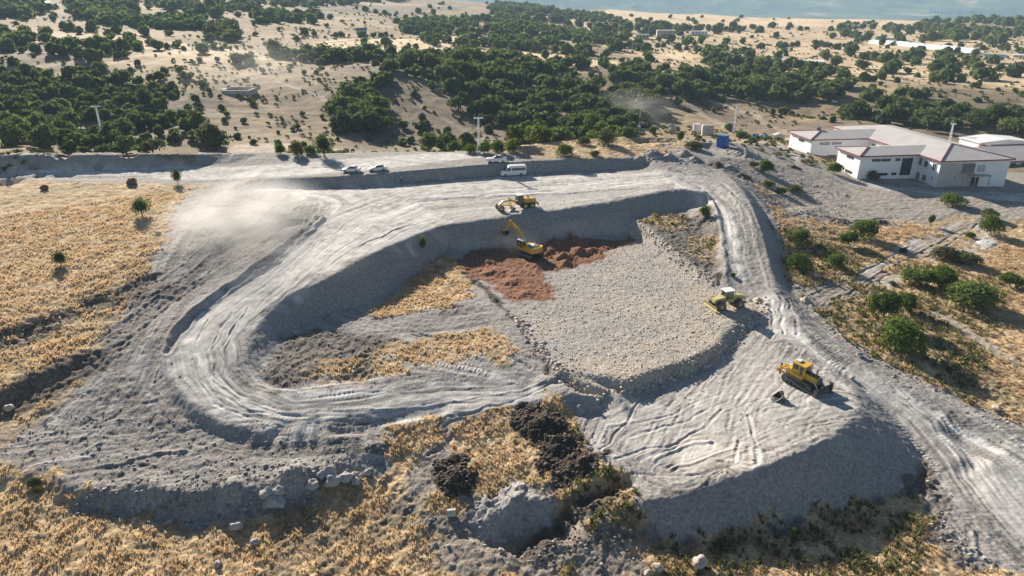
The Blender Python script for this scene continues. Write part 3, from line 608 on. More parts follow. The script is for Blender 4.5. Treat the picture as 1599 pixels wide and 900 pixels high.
farg = mix(t, .5, farg, ramp(t, vf.outputs['Color'], (.2, (.28,.21,.14)), (.45, (.50,.37,.22)), (.6, (.64,.48,.30)), (.85, (.38,.29,.19))))
n_10 = noise(t, pos, .16, 5, .7)
farg = mix(t, ramp(t, n_10, (.38, .65), (.52, 0.)), farg, (.17,.14,.085))
farg = mix(t, ramp(t, n_fin, (.42, .5), (.54, 0.)), farg, (.11,.10,.06))
grass = mix(t, attr('farf'), grass, farg)
grass = mix(t, attr('straw'), grass, ramp(t, n_10, (.36, (.40,.29,.18)), (.46, (.64,.48,.31)), (.62, (.76,.59,.39))))
tone_a = attr('tone')
cb = nd(t, 'ShaderNodeCombineXYZ'); lk(t, attr('fac_'), cb.inputs[0]); lk(t, mth(t, 'MULTIPLY', attr('fal_'), .05), cb.inputs[1])
n_st = noise(t, cb.outputs[0], 3.2, 5, .75); cb2 = nd(t, 'ShaderNodeCombineXYZ'); lk(t, attr('fac_'), cb2.inputs[0]); lk(t, mth(t, 'MULTIPLY', attr('fal_'), .02), cb2.inputs[1]); n_s2 = noise(t, cb2.outputs[0], .9, 3, .6)
stk = mth(t, 'MULTIPLY', mth(t, 'ADD', mth(t, 'SUBTRACT', n_st, .5), mth(t, 'MULTIPLY', mth(t, 'SUBTRACT', n_s2, .5), .8)), attr('ffd_'))
trm = ramp(t, n_s2, (.535, 0.), (.56, 1.), (.60, 1.), (.63, 0.)); trd = mth(t, 'MULTIPLY', mth(t, 'MULTIPLY', mth(t, 'SINE', mth(t, 'MULTIPLY', attr('fal_'), 13.5)), trm), attr('ffd_'))
tone_a = mth(t, 'ADD', mth(t, 'MULTIPLY', trd, .09), mth(t, 'ADD', mth(t, 'MULTIPLY', tone_a, .6), mth(t, 'MULTIPLY', stk, 1.1)))
grey = ramp(t, mth(t, 'MULTIPLY_ADD', tone_a, .6, n_fin), (.26, (.13,.12,.11)), (.41, (.255,.238,.222)), (.58, (.345,.322,.30)), (.76, (.50,.475,.445)))  # darkest stop paints cavity shade where the bump noise is low
light = ramp(t, mth(t, 'MULTIPLY_ADD', tone_a, .65, n_mid), (.26, (.25,.235,.22)), (.42, (.43,.407,.383)), (.56, (.53,.505,.475)), (.72, (.68,.655,.62)))
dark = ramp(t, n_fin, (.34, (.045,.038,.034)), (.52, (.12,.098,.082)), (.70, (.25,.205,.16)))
vo = nd(t, 'ShaderNodeTexVoronoi'); vo.inputs['Scale'].default_value = 3.6; lk(t, pos, vo.inputs['Vector'])
rub = ramp(t, vo.outputs['Color'], (.15, (.30,.27,.24)), (.5, (.45,.405,.35)), (.85, (.63,.575,.49)))
rub = mix(t, ramp(t, n_big, (.42, 0.), (.6, .5)), rub, (.33,.33,.335))
rub = mix(t, ramp(t, n_big, (.36, .6), (.52, 0.)), rub, (.56,.48,.38))
rub = mix(t, ramp(t, vo.outputs['Distance'], (.34, 0.), (.66, .5)), rub, (.20,.18,.16))
rub = mix(t, ramp(t, n_fin, (.40, .55), (.52, 0.)), rub, (.36,.33,.29))
rub = mix(t, ramp(t, n_mid, (.50, 0.), (.66, .6)), rub, (.46,.42,.37))
red = ramp(t, n_fin, (.30, (.10,.052,.035)), (.50, (.235,.108,.062)), (.72, (.38,.215,.14)))
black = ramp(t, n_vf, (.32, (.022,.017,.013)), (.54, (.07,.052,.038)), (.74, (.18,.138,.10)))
scrub = ramp(t, n_fin, (.32, (.045,.05,.03)), (.5, (.13,.12,.065)), (.68, (.33,.27,.14)))
tan = ramp(t, n_fin, (.30, (.42,.34,.27)), (.55, (.64,.53,.435)), (.8, (.72,.61,.50)))
tan = mix(t, ramp(t, noise(t, pos, .8, 4, .7), (.40, .6), (.50, 0.)), tan, (.24,.19,.13))
tan = mix(t, ramp(t, n_10, (.40, .4), (.54, 0.)), tan, (.30,.25,.15))
n_w = noise(t, pos, .0026, 6, .62)
wood = ramp(t, n_w, (.38, (.015,.045,.04)), (.50, (.05,.10,.06)), (.60, (.13,.17,.08)), (.68, (.45,.38,.27)))
col = grass
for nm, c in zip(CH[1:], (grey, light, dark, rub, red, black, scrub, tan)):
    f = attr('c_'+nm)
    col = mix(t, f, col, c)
col = mix(t, attr('c_wood'), col, wood)
bs = nd(t, 'ShaderNodeBsdfPrincipled'); bs.inputs['Roughness'].default_value = .95; bs.inputs['Specular IOR Level'].default_value = .15
lk(t, col, bs.inputs['Base Color'])
bm1 = nd(t, 'ShaderNodeBump'); bm1.inputs['Distance'].default_value = .15
hgt = mth(t, 'ADD', mth(t, 'MULTIPLY', n_fin, 1.0), mth(t, 'MULTIPLY', n_vf, .45))
hgt = mth(t, 'ADD', mth(t, 'ADD', hgt, mth(t, 'MULTIPLY', stk, 1.2)), mth(t, 'MULTIPLY', trd, .3))
hgt = mth(t, 'SUBTRACT', hgt, mth(t, 'MULTIPLY', mth(t, 'MULTIPLY', vo.outputs['Distance'], attr('c_rubble')), .7))
lk(t, hgt, bm1.inputs['Height']); 
lk(t, mth(t, 'SUBTRACT', mth(t, 'SUBTRACT', .8, mth(t, 'MULTIPLY', attr('c_light'), .3)), mth(t, 'MULTIPLY', attr('c_grey'), .3)), bm1.inputs['Strength']); lk(t, bm1.outputs[0], bs.inputs['Normal'])
mo = nd(t, 'ShaderNodeOutputMaterial'); lk(t, bs.outputs[0], mo.inputs[0])

# ---------------------------------------------------------------- cut the sheet into its named structures
tot = cov.sum(0)+1e-6; cov /= tot
# successive mix factors so that the chain of mixes reproduces the weights
fac = np.zeros_like(cov); acc = cov[0].copy()
for k in range(1, len(CH)):
    acc = acc+cov[k]; fac[k] = np.where(acc > 1e-5, cov[k]/np.maximum(acc, 1e-5), 0)
idx = np.arange(NR*NA).reshape(NR, NA)
quads = np.stack([idx[:-1, :-1], idx[:-1, 1:], idx[1:, 1:], idx[1:, :-1]], -1).reshape(-1, 4)
pad_w, haul_w = Wl(PAD), Wl(HAUL)
fx = (VX[:-1, :-1]+VX[1:, 1:])/2; fy = (VY[:-1, :-1]+VY[1:, 1:])/2
lab = np.zeros(fx.shape, np.int8)
cf = cov[:, :-1, :-1]
lab[:nr] = np.where(cf[4, :nr]+cf[8, :nr]*(poly_sd(fx[:nr], fy[:nr], pad_w) > 0) > .5, 2, lab[:nr])
lab[:nr] = np.where((cf[2, :nr] > .45) & (lab[:nr] == 0), 1, lab[:nr])
lab[:nr] = np.where(cf[5, :nr] > .5, 3, lab[:nr])
lab[R_[:-1, :-1] > 2600] = 4
lab = lab.reshape(-1)
vco = np.stack([VX.reshape(-1), VY.reshape(-1), VZ.reshape(-1)], -1).astype(np.float32)
ATT = {'c_'+CH[k]: fac[k].reshape(-1) for k in range(1, len(CH))}
ATT['fac_'] = np.concatenate([(ac).reshape(-1), np.zeros((NR-nr)*NA)]); ATT['fal_'] = np.concatenate([(alo+fid*53).reshape(-1), np.zeros((NR-nr)*NA)]); ATT['ffd_'] = np.concatenate([(fade*np.clip(flat, 0, 1)).reshape(-1), np.zeros((NR-nr)*NA)])
ATT['straw'] = straw.reshape(-1); ATT['tone'] = tone.reshape(-1).astype(np.float32)
ATT['farf'] = sstep(190, 240, R_).reshape(-1).astype(np.float32); ATT['c_wood'] = far_.reshape(-1).astype(np.float32)
# smooth normals shared by all cuts, so no seam shows
dr = np.gradient(np.stack([VX, VY, VZ], -1), axis=0); dt_ = np.gradient(np.stack([VX, VY, VZ], -1), axis=1)
nrm = np.cross(dt_, dr); nrm /= np.linalg.norm(nrm, axis=-1, keepdims=True)+1e-12; nrm = nrm.reshape(-1, 3)
def sheet(name, k):
    q = quads[lab == k]
    if len(q) == 0: return None
    u, inv = np.unique(q.reshape(-1), return_inverse=True)
    me = bpy.data.meshes.new(name); me.vertices.add(len(u)); me.vertices.foreach_set('co', vco[u].reshape(-1))
    me.loops.add(len(inv)); me.loops.foreach_set('vertex_index', inv.astype(np.int32).reshape(-1))
    me.polygons.add(len(q)); me.polygons.foreach_set('loop_start', np.arange(0, len(q)*4, 4, dtype=np.int32))
    me.polygons.foreach_set('use_smooth', np.ones(len(q), bool))
    me.update(calc_edges=True)
    for n_, a in ATT.items():
        at = me.attributes.new(n_, 'FLOAT', 'POINT'); at.data.foreach_set('value', a[u].astype(np.float32))
    me.normals_split_custom_set_from_vertices(nrm[u].astype(np.float32))
    me.materials.append(TERR)
    o = bpy.data.objects.new(name, me); COL.objects.link(o); o['kind'] = 'structure'; return o
sheet('ground', 0); sheet('dirt_road', 1); sheet('rubble_pad', 2); sheet('red_soil', 3); sheet('mountains', 4)
# ---------------------------------------------------------------- object helpers
def simple(name, col, rough=.6, metal=0., var=0., spec=.4, scale=3., dust=0., seams=0.):
    m, t = M_(name)
    b = nd(t, 'ShaderNodeBsdfPrincipled'); b.inputs['Roughness'].default_value = rough; b.inputs['Metallic'].default_value = metal
    b.inputs['Specular IOR Level'].default_value = spec
    tc = nd(t, 'ShaderNodeTexCoord'); n = noise(t, tc.outputs['Object'], scale, 5, .65)
    lo = tuple(c*(1-var) for c in col); hi = tuple(min(1, c*(1+var*.6)) for c in col)
    c_ = ramp(t, n, (.32, lo), (.68, hi))
    if dust > 0: c_ = mix(t, ramp(t, noise(t, tc.outputs['Object'], scale*1.7, 4), (.42, 0.), (.66, dust)), c_, (.40,.37,.33))
    if seams:
        wv = nd(t, 'ShaderNodeTexWave', wave_type='BANDS', bands_direction='DIAGONAL'); wv.inputs['Scale'].default_value = seams; lk(t, tc.outputs['Object'], wv.inputs['Vector'])
        c_ = mix(t, ramp(t, wv.outputs[1], (.0, .30), (.16, 0.)), c_, (.28,.25,.24))
    lk(t, c_, b.inputs['Base Color'])
    o = nd(t, 'ShaderNodeOutputMaterial'); lk(t, b.outputs[0], o.inputs[0]); return m
def leafmat(name, c1, c2, c3, trans=.35, tint=(.14,.19,.03)):
    m, t = M_(name)
    oi = nd(t, 'ShaderNodeObjectInfo'); g = nd(t, 'ShaderNodeNewGeometry')
    n = noise(t, g.outputs['Position'], .55, 4, .7)
    v = mth(t, 'ADD', mth(t, 'MULTIPLY', n, .75), mth(t, 'MULTIPLY', oi.outputs['Random'], .25))
    c_ = ramp(t, v, (.34, c1), (.52, c2), (.70, c3))
    d = nd(t, 'ShaderNodeBsdfDiffuse'); tr = nd(t, 'ShaderNodeBsdfTranslucent'); mx = nd(t, 'ShaderNodeMixShader'); mx.inputs[0].default_value = trans
    lk(t, c_, d.inputs[0]); lk(t, mix(t, .5, c_, tint), tr.inputs[0]); lk(t, d.outputs[0], mx.inputs[1]); lk(t, tr.outputs[0], mx.inputs[2])
    o = nd(t, 'ShaderNodeOutputMaterial'); lk(t, mx.outputs[0], o.inputs[0]); return m
MT = dict(
 leaf_dark=leafmat('foliage_dark', (.055,.08,.037), (.105,.142,.062), (.18,.215,.095), .42),
 leaf_olive=leafmat('foliage_olive', (.08,.10,.047), (.15,.175,.078), (.235,.255,.115), .42),
 leaf_bright=leafmat('foliage_bright', (.08,.12,.025), (.15,.21,.045), (.23,.29,.08), .4),
 leaf_shrub=leafmat('foliage_shrub', (.07,.105,.03), (.13,.18,.05), (.21,.26,.085), .4),
 leaf_yellow=leafmat('foliage_yellow', (.16,.12,.03), (.26,.20,.05), (.34,.27,.09), .4),
 leaf_pale=leafmat('foliage_pale', (.09,.095,.045), (.15,.155,.075), (.21,.21,.11), .35),
 straw=leafmat('dry_straw', (.44,.31,.18), (.68,.505,.295), (.80,.64,.41), .45, (.80,.61,.38)),
 bark=simple('bark', (.14,.11,.085), .9, var=.4),
 yellow=simple('yellow_paint', (.72,.42,.03), .45, var=.18, dust=.35), yellow_old=simple('faded_yellow_paint', (.52,.46,.16), .6, var=.25, dust=.5),
 iron=simple('worn_iron', (.10,.095,.09), .55, .5, var=.4, dust=.35), black=simple('black_rubber', (.03,.03,.03), .8, var=.3, dust=.4),
 steel=simple('bright_steel', (.5,.5,.5), .35, .8, var=.2), glass=simple('dark_glass', (.02,.03,.035), .08, var=.1, spec=.9),
 white=simple('white_paint', (.80,.80,.79), .4, var=.05, dust=.12), whitecar=simple('white_car_paint', (.80,.80,.80), .25, var=.02, spec=.6),
 plaster=simple('white_plaster', (.88,.88,.88), .85, var=.04, scale=.6), bare=simple('bare_render', (.50,.48,.46), .9, var=.15, scale=1.),
 roof=simple('pale_roof_sheet', (.50,.465,.45), .6, var=.12, scale=.25, seams=.5), fascia=simple('dark_red_fascia', (.25,.05,.05), .5, var=.1), greyband=simple('grey_band', (.18,.17,.18), .6, var=.1),
 concrete=simple('concrete', (.52,.49,.45), .9, var=.2, scale=1.2), blue=simple('blue_plastic', (.02,.09,.42), .4, var=.2), teal=simple('teal_plastic', (.03,.20,.36), .45, var=.25),
 stone=simple('boulder_stone', (.40,.385,.37), .9, var=.3, scale=1.5), rubble=simple('limestone', (.50,.44,.37), .9, var=.35, scale=.9), brick=simple('brick_red', (.34,.14,.09), .9, var=.3),
 peat=simple('black_earth', (.035,.026,.020), 1., var=.5, spec=.1), hub=simple('wheel_hub', (.55,.42,.12), .6, var=.2, dust=.5), alloy=simple('wheel_rim', (.30,.30,.31), .4, .6),
 cloth=simple('dark_clothing', (.05,.06,.09), .9), shirt=simple('pale_shirt', (.6,.6,.62), .9), skin=simple('skin', (.45,.28,.2), .6), redpaint=simple('red_lamp', (.45,.02,.02), .3),
 timber=simple('weathered_timber', (.38,.33,.27), .9, var=.3), wire=simple('wire', (.25,.25,.25), .5, .5), hair=simple('dark_hair', (.02,.015,.012), .8), mud=simple('brown_earth', (.17,.11,.08), .95, var=.4),
)
# glossy foil for the far tunnels
MT['foil'] = simple('greenhouse_film', (.82,.84,.85), .3, var=.03)

def tag(o, label=None, cat=None, group=None, kind=None):
    if label: o['label'] = label
    if cat: o['category'] = cat
    if group: o['group'] = group
    if kind: o['kind'] = kind
    return o
def empty(name, loc, rz=0, label=None, cat=None, group=None, tilt=(0, 0)):
    o = bpy.data.objects.new(name, None); COL.objects.link(o); o.location = loc; o.rotation_euler = (tilt[0], tilt[1], rz); o.empty_display_size = .3
    return tag(o, label, cat, group)
def link(name, me, parent=None):
    o = bpy.data.objects.new(name, me); COL.objects.link(o)
    if parent: o.parent = parent
    return o
class MB:
    """collects shapes and links them as one mesh object"""
    def __init__(s): s.b = bmesh.new()
    def box(s, c, d, rz=0, ry=0, rx=0, bev=0, taper=None):
        r = bmesh.ops.create_cube(s.b, size=1); vs = r['verts']
        if taper:
            for v in vs:
                if v.co.z > 0: v.co.x *= taper[0]; v.co.y *= taper[1]
        bmesh.ops.scale(s.b, vec=d, verts=vs)
        if bev:
            es = list({e for v in vs for e in v.link_edges}); q = bmesh.ops.bevel(s.b, geom=es, offset=bev, segments=2, affect='EDGES', clamp_overlap=True)
            vs = list({v for f in q['faces'] for v in f.verts} | {v for v in vs if v.is_valid})
        m = Matrix.Translation(c) @ Matrix.Rotation(rz, 4, 'Z') @ Matrix.Rotation(ry, 4, 'Y') @ Matrix.Rotation(rx, 4, 'X')
        bmesh.ops.transform(s.b, matrix=m, verts=vs); return s
    def cyl(s, p0, p1, r0, r1=None, n=14):
        p0, p1 = Vector(p0), Vector(p1); r1 = r0 if r1 is None else r1; d = p1-p0
        r = bmesh.ops.create_cone(s.b, cap_ends=True, segments=n, radius1=r0, radius2=r1, depth=d.length)
        m = Matrix.Translation((p0+p1)/2) @ d.to_track_quat('Z', 'Y').to_matrix().to_4x4()
        bmesh.ops.transform(s.b, matrix=m, verts=r['verts']); return s
    def bar(s, p0, p1, w_, h_):
        p0, p1 = Vector(p0), Vector(p1); d = p1-p0
        r = bmesh.ops.create_cube(s.b, size=1); bmesh.ops.scale(s.b, vec=(w_, h_, d.length), verts=r['verts'])
        m = Matrix.Translation((p0+p1)/2) @ d.to_track_quat('Z', 'Y').to_matrix().to_4x4()
        bmesh.ops.transform(s.b, matrix=m, verts=r['verts']); return s
    def prism(s, prof, y0, y1, axis='y'):
        """profile of (x, z) points drawn out from y0 to y1"""
        def mk(a, b, y): return (a, y, b) if axis == 'y' else (y, a, b) if axis == 'x' else (a, b, y)
        f0 = [s.b.verts.new(mk(a, b, y0)) for a, b in prof]; f1 = [s.b.verts.new(mk(a, b, y1)) for a, b in prof]
        n = len(prof); s.b.faces.new(f0); s.b.faces.new(f1[::-1])
        for i in range(n): s.b.faces.new((f0[i], f1[i], f1[(i+1) % n], f0[(i+1) % n]))
        return s
    def poly(s, pts): s.b.faces.new([s.b.verts.new(p) for p in pts]); return s
    def ball(s, c, d, sub=2, jit=0, seed=0):
        r = bmesh.ops.create_icosphere(s.b, subdivisions=sub, radius=1); rs = random.Random(seed)
        off = Vector((rs.random()*50, rs.random()*50, rs.random()*50))
        from mathutils import noise as mn
        for v in r['verts']:
            k = 1+jit*mn.noise(v.co*1.3+off)*2
            v.co = Vector((v.co.x*d[0]*k+c[0], v.co.y*d[1]*k+c[1], v.co.z*d[2]*k+c[2]))
        return s
    def build(s, name, mat, parent=None, smooth=False):
        bmesh.ops.recalc_face_normals(s.b, faces=s.b.faces)
        me = bpy.data.meshes.new(name); s.b.to_mesh(me); s.b.free(); me.materials.append(mat)
        if smooth:
            me.polygons.foreach_set('use_smooth', np.ones(len(me.polygons), bool))
            try: me.set_sharp_from_angle(angle=radians(40))
            except Exception: pass
        return link(name, me, parent)
def copy_tree(o, parent=None):
    c = o.copy(); COL.objects.link(c)
    if parent: c.parent = parent
    for ch in o.children: copy_tree(ch, c)
    return c
def quadmesh(name, V, mat):
    """V: (n, 4, 3) loose quads"""
    n = len(V); me = bpy.data.meshes.new(name); me.vertices.add(n*4); me.vertices.foreach_set('co', V.reshape(-1).astype(np.float32))
    me.loops.add(n*4); me.loops.foreach_set('vertex_index', np.arange(n*4, dtype=np.int32))
    me.polygons.add(n); me.polygons.foreach_set('loop_start', np.arange(0, n*4, 4, dtype=np.int32)); me.update(calc_edges=True)
    me.materials.append(mat); return me

# ---------------------------------------------------------------- foliage
def crown_quads(rng, n, lobes, size, squash=.8, up=0.):
    sx_, sy_ = .8+.4*rng.random(), .8+.4*rng.random()
    """leaf clumps spread over lobes of a unit crown (radius about 1, base at z=0)"""
    L = []
    for i in range(lobes):
        a = rng.random()*2*pi; q = math.sqrt(rng.random())*.62; z = .25+rng.random()*.75*(1.25-q)
        L.append((q*cos(a), q*sin(a), z+up, .34+rng.random()*.26))
    L.append((0, 0, .65+up, .6)); L = np.array(L)
    k = rng.choice(len(L), n, p=(L[:, 3]**2)/(L[:, 3]**2).sum())
    d = rng.normal(size=(n, 3)); d /= np.linalg.norm(d, axis=1)[:, None]; d[:, 2] = np.where(d[:, 2] < -.55, -d[:, 2], d[:, 2])
    rad = L[k, 3]*(.66+.30*rng.random(n)**.6+.35*rng.random(n)**5)
    c = L[k, :3]+d*rad[:, None]*np.array([1, 1, squash]); c[:, 2] = np.maximum(c[:, 2], .04)
    nn = d+rng.normal(size=(n, 3))*.55; nn /= np.linalg.norm(nn, axis=1)[:, None]
    t1 = np.cross(nn, rng.normal(size=(n, 3))); t1 /= np.linalg.norm(t1, axis=1)[:, None]; t2 = np.cross(nn, t1)
    s = (size*(.55+.9*rng.random(n)))[:, None]; w_ = (.5+.6*rng.random(n))[:, None]
    c = c*np.array([sx_, sy_, 1.]); return np.stack([c-t1*s, c-t2*s*w_, c+t1*s, c+t2*s*w_*.8], 1)
def crown_core(rng, lobes, k=.72):
    b = bmesh.new(); bmesh.ops.create_icosphere(b, subdivisions=1, radius=k)
    q = np.array([[list(v.co) for v in f.verts] for f in b.faces]); b.free()
    q[:, :, 2] = q[:, :, 2]*.75+.62
    return np.concatenate([q, q[:, 2:3]], 1)*1.0
CR = {}
for kind, mat in (('dark', 'leaf_dark'), ('olive', 'leaf_olive'), ('bright', 'leaf_bright'), ('shrub', 'leaf_shrub'), ('pale', 'leaf_pale'), ('yellow', 'leaf_yellow')):
    for v in range(5 if kind in ('dark', 'olive') else 2):
        r = np.random.default_rng(100+v*7+len(kind)); q = crown_quads(r, 520, 9, .13)
        CR[kind, v] = quadmesh('crown', np.concatenate([q, crown_core(r, 0, .55)]), MT[mat])
    r = np.random.default_rng(5+len(kind)); q = crown_quads(r, 2600, 13, .062, .85)
    CR[kind, 'near'] = quadmesh('foliage', np.concatenate([q, crown_core(r, 0, .42)]), MT[mat])
    r = np.random.default_rng(15+len(kind)); q = crown_quads(r, 2600, 10, .065, .85)
    CR[kind, 'near2'] = quadmesh('foliage', np.concatenate([q, crown_core(r, 0, .42)]), MT[mat])
def trunk_mesh(name, seed, thick=.09):
    r = random.Random(seed); m = MB(); m.cyl((0, 0, -.35), (.03, .02, .45), thick, thick*.65, 7)
    for i in range(4):
        a = i*1.57+r.random(); m.cyl((.03, .02, .32+.05*i), (.42*cos(a), .42*sin(a), .75+.15*r.random()), thick*.5, thick*.2, 5)
    bmesh.ops.recalc_face_normals(m.b, faces=m.b.faces); me = bpy.data.meshes.new(name); m.b.to_mesh(me); m.b.free(); me.materials.append(MT['bark']); return me
TRK = [trunk_mesh('trunk', 1), trunk_mesh('trunk', 2)]; STEM = [trunk_mesh('stem', 3, .05), trunk_mesh('stem', 4, .05)]
def put_tree(name, x, y, wid, hgt, kind, var, label, cat, group=None, z=None):
    """wid crown radius, hgt total height"""
    zz = zsurf(x, y) if z is None else z
    e = empty(name, (x, y, zz), random.random()*6.28, label, cat, group)
    near = var in ('near', 'near2'); low = name == 'shrub'
    lift = 0 if low else hgt*.14
    c = link('foliage' if low else 'crown', CR[kind, var], e); c.scale = (wid, wid, (hgt-lift)/1.42); c.location = (0, 0, lift)
    s = link('stem' if low else 'trunk', (STEM if low else TRK)[int(random.random()*2)], e); s.scale = (wid, wid, hgt/1.42); return e
# shrubs and lone trees near the site: px, py of the foot, width px, height px, kind, name, label
def size_at(px, py):
    q = W(px, py)
    a, b, c = ray(px, py); d = math.hypot(*q)/math.hypot(a, b); return q, FPX/d, c
LONE = [
 (222,338,24,32,'dark','tree','dark conical young tree in the golden field beside the grey slope'),
 (96,414,19,25,'dark','tree','dark round young tree alone in the middle of the golden field'),
 (278,287,13,26,'dark','tree','slim dark young tree at the end of the left road above the grey slope'),
 (1248,420,38,26,'olive','shrub','wide green shrub low beside the road shoulder, lowest of the right slope group'),
 (1305,416,27,22,'olive','shrub','small green shrub just right of the wide low shrub by the road'),
 (1347,370,42,33,'olive','shrub','large green shrub behind a smaller one at the end of the rutted track'),
 (1325,383,34,25,'olive','shrub','green shrub directly in front of the larger one near the rutted track'),
 (1250,378,28,24,'olive','shrub','green shrub on the dry bank right of the descending road'),
 (1488,320,40,20,'olive','shrub','broad flat green shrub on grey ground in front of the school'),
 (1303,272,28,22,'olive','shrub','bushy green shrub behind the leaning pole near the school wing'),
 (1361,281,20,18,'pale','shrub','pale yellowish shrub against the white wall of the near wing'),
 (1546,366,34,34,'olive','shrub','green shrub beside the upper end of the rutted track'),
 (1543,342,26,20,'pale','shrub','greyish shrub just behind the green one at the track end'),
 (1453,352,13,20,'olive','tree','tiny green sapling in dry grass below the school'),
 (1477,405,38,24,'pale','shrub','loose greyish green shrub left in a row on the right slope'),
 (1508,413,42,24,'pale','shrub','loose greyish green shrub right in a row on the right slope'),
 (1436,444,56,28,'olive','shrub','sprawling olive shrub at the left of the big clump on the right slope'),
 (1470,448,48,38,'bright','shrub','tall bright green shrub in the middle of the clump on the right slope'),
 (1516,474,72,40,'olive','shrub','wide olive shrub casting a long shadow at the right of the clump'),
 (1576,446,40,24,'olive','shrub','green shrub at the right edge of the picture on dry grass'),
 (1380,498,52,52,'olive','shrub','tall olive shrub behind the brightest bush'),
 (1414,484,38,32,'olive','shrub','round olive shrub right behind the brightest bush'),
 (1406,546,76,48,'bright','shrub','brightest green large bush near the road with a long shadow'),
 (1195,268,26,20,'bright','shrub','bright shrub at the top of the right slope near the spoil heaps'),
 (1176,262,20,12,'olive','shrub','low shrub left of the bright one at the top of the right slope'),
 (1200,292,20,12,'olive','shrub','low dark shrub below the bright one on the right slope'),
 (1220,302,18,12,'olive','shrub','small dark shrub above the road shoulder on the right slope'),
 (1240,300,22,12,'pale','shrub','pale low shrub on the grey bank of the right slope'),
 (1101,338,20,18,'bright','shrub','bright green shrub on the dark triangle of ground beside the pit'),
 (1238,846,14,22,'bright','shrub','small bright green sapling alone in the foreground straw'),
 (661,388,11,20,'bright','shrub','single small green plant on the shaded embankment of the haul road'),
 (52,756,20,13,'pale','shrub','pale green thistle clump at the edge of the foreground straw'),
 (945,226,30,28,'pale','shrub','pale green shrub on top of the golden hill'),
 (927,215,34,44,'olive','tree','dark tree behind the pale shrub on the golden hill'),
 (882,242,28,22,'olive','shrub','round green shrub on the front of the golden hill'),
 (860,222,34,20,'pale','shrub','pale shrub at the left shoulder of the golden hill'),
 (912,226,22,14,'pale','shrub','low pale shrub between the hill shrubs'),
 (1062,222,14,20,'olive','shrub','small dark shrub at the right end of the golden hill'),
 (1083,232,28,16,'pale','shrub','faded shrub in front of the concrete tank'),
 (930,243,18,10,'pale','shrub','tiny pale shrub at the foot of the golden hill'),
 (465,243,27,26,'yellow','shrub','yellow autumn shrub behind the left terrace'),
 (438,240,20,16,'bright','shrub','light green shrub left of the yellow one'),
 (486,240,26,14,'bright','shrub','light green shrub right of the yellow one'),
 (506,245,26,38,'dark','tree','dark tree beside the white lamp pole'),
 (735,238,26,14,'bright','shrub','leftmost of the light green shrubs behind the pickup'),
 (757,240,26,20,'bright','shrub','second of the light green shrubs behind the pickup'),
 (778,240,28,24,'bright','shrub','third of the light green shrubs behind the pickup'),
 (800,238,28,24,'bright','shrub','rightmost of the light green shrubs behind the pickup'),
 (60,768,12,9,'yellow','shrub','dry yellow tuft beside the pale thistle clump'),
 (1280,388,14,9,'olive','shrub','tiny green shrub between the road shoulder shrubs'),
 (1408,395,12,10,'dark','shrub','tiny dark shrub beside the rutted track'),
 (1515,372,14,12,'dark','shrub','tiny dark green shrub above the row of greyish shrubs'),
 (1393,445,10,8,'dark','shrub','tiny dark shrub left of the sprawling olive one'),
 (1145,432,10,8,'pale','shrub','tiny pale weed beside the descending road'),
]
for px, py, wp, hp, kind, nm, lab in LONE:
    kind = 'shrub' if kind == 'olive' else kind
    q, ppm, c = size_at(px, py); rad = wp/2/ppm*1.05; hm = hp/ppm/math.sqrt(1-min(.6, c*c))*.92
    put_tree(nm, q[0], q[1], rad, max(hm, rad*.8), kind, 'near' if random.random() < .5 else 'near2', lab, 'tree' if nm == 'tree' else 'bush')
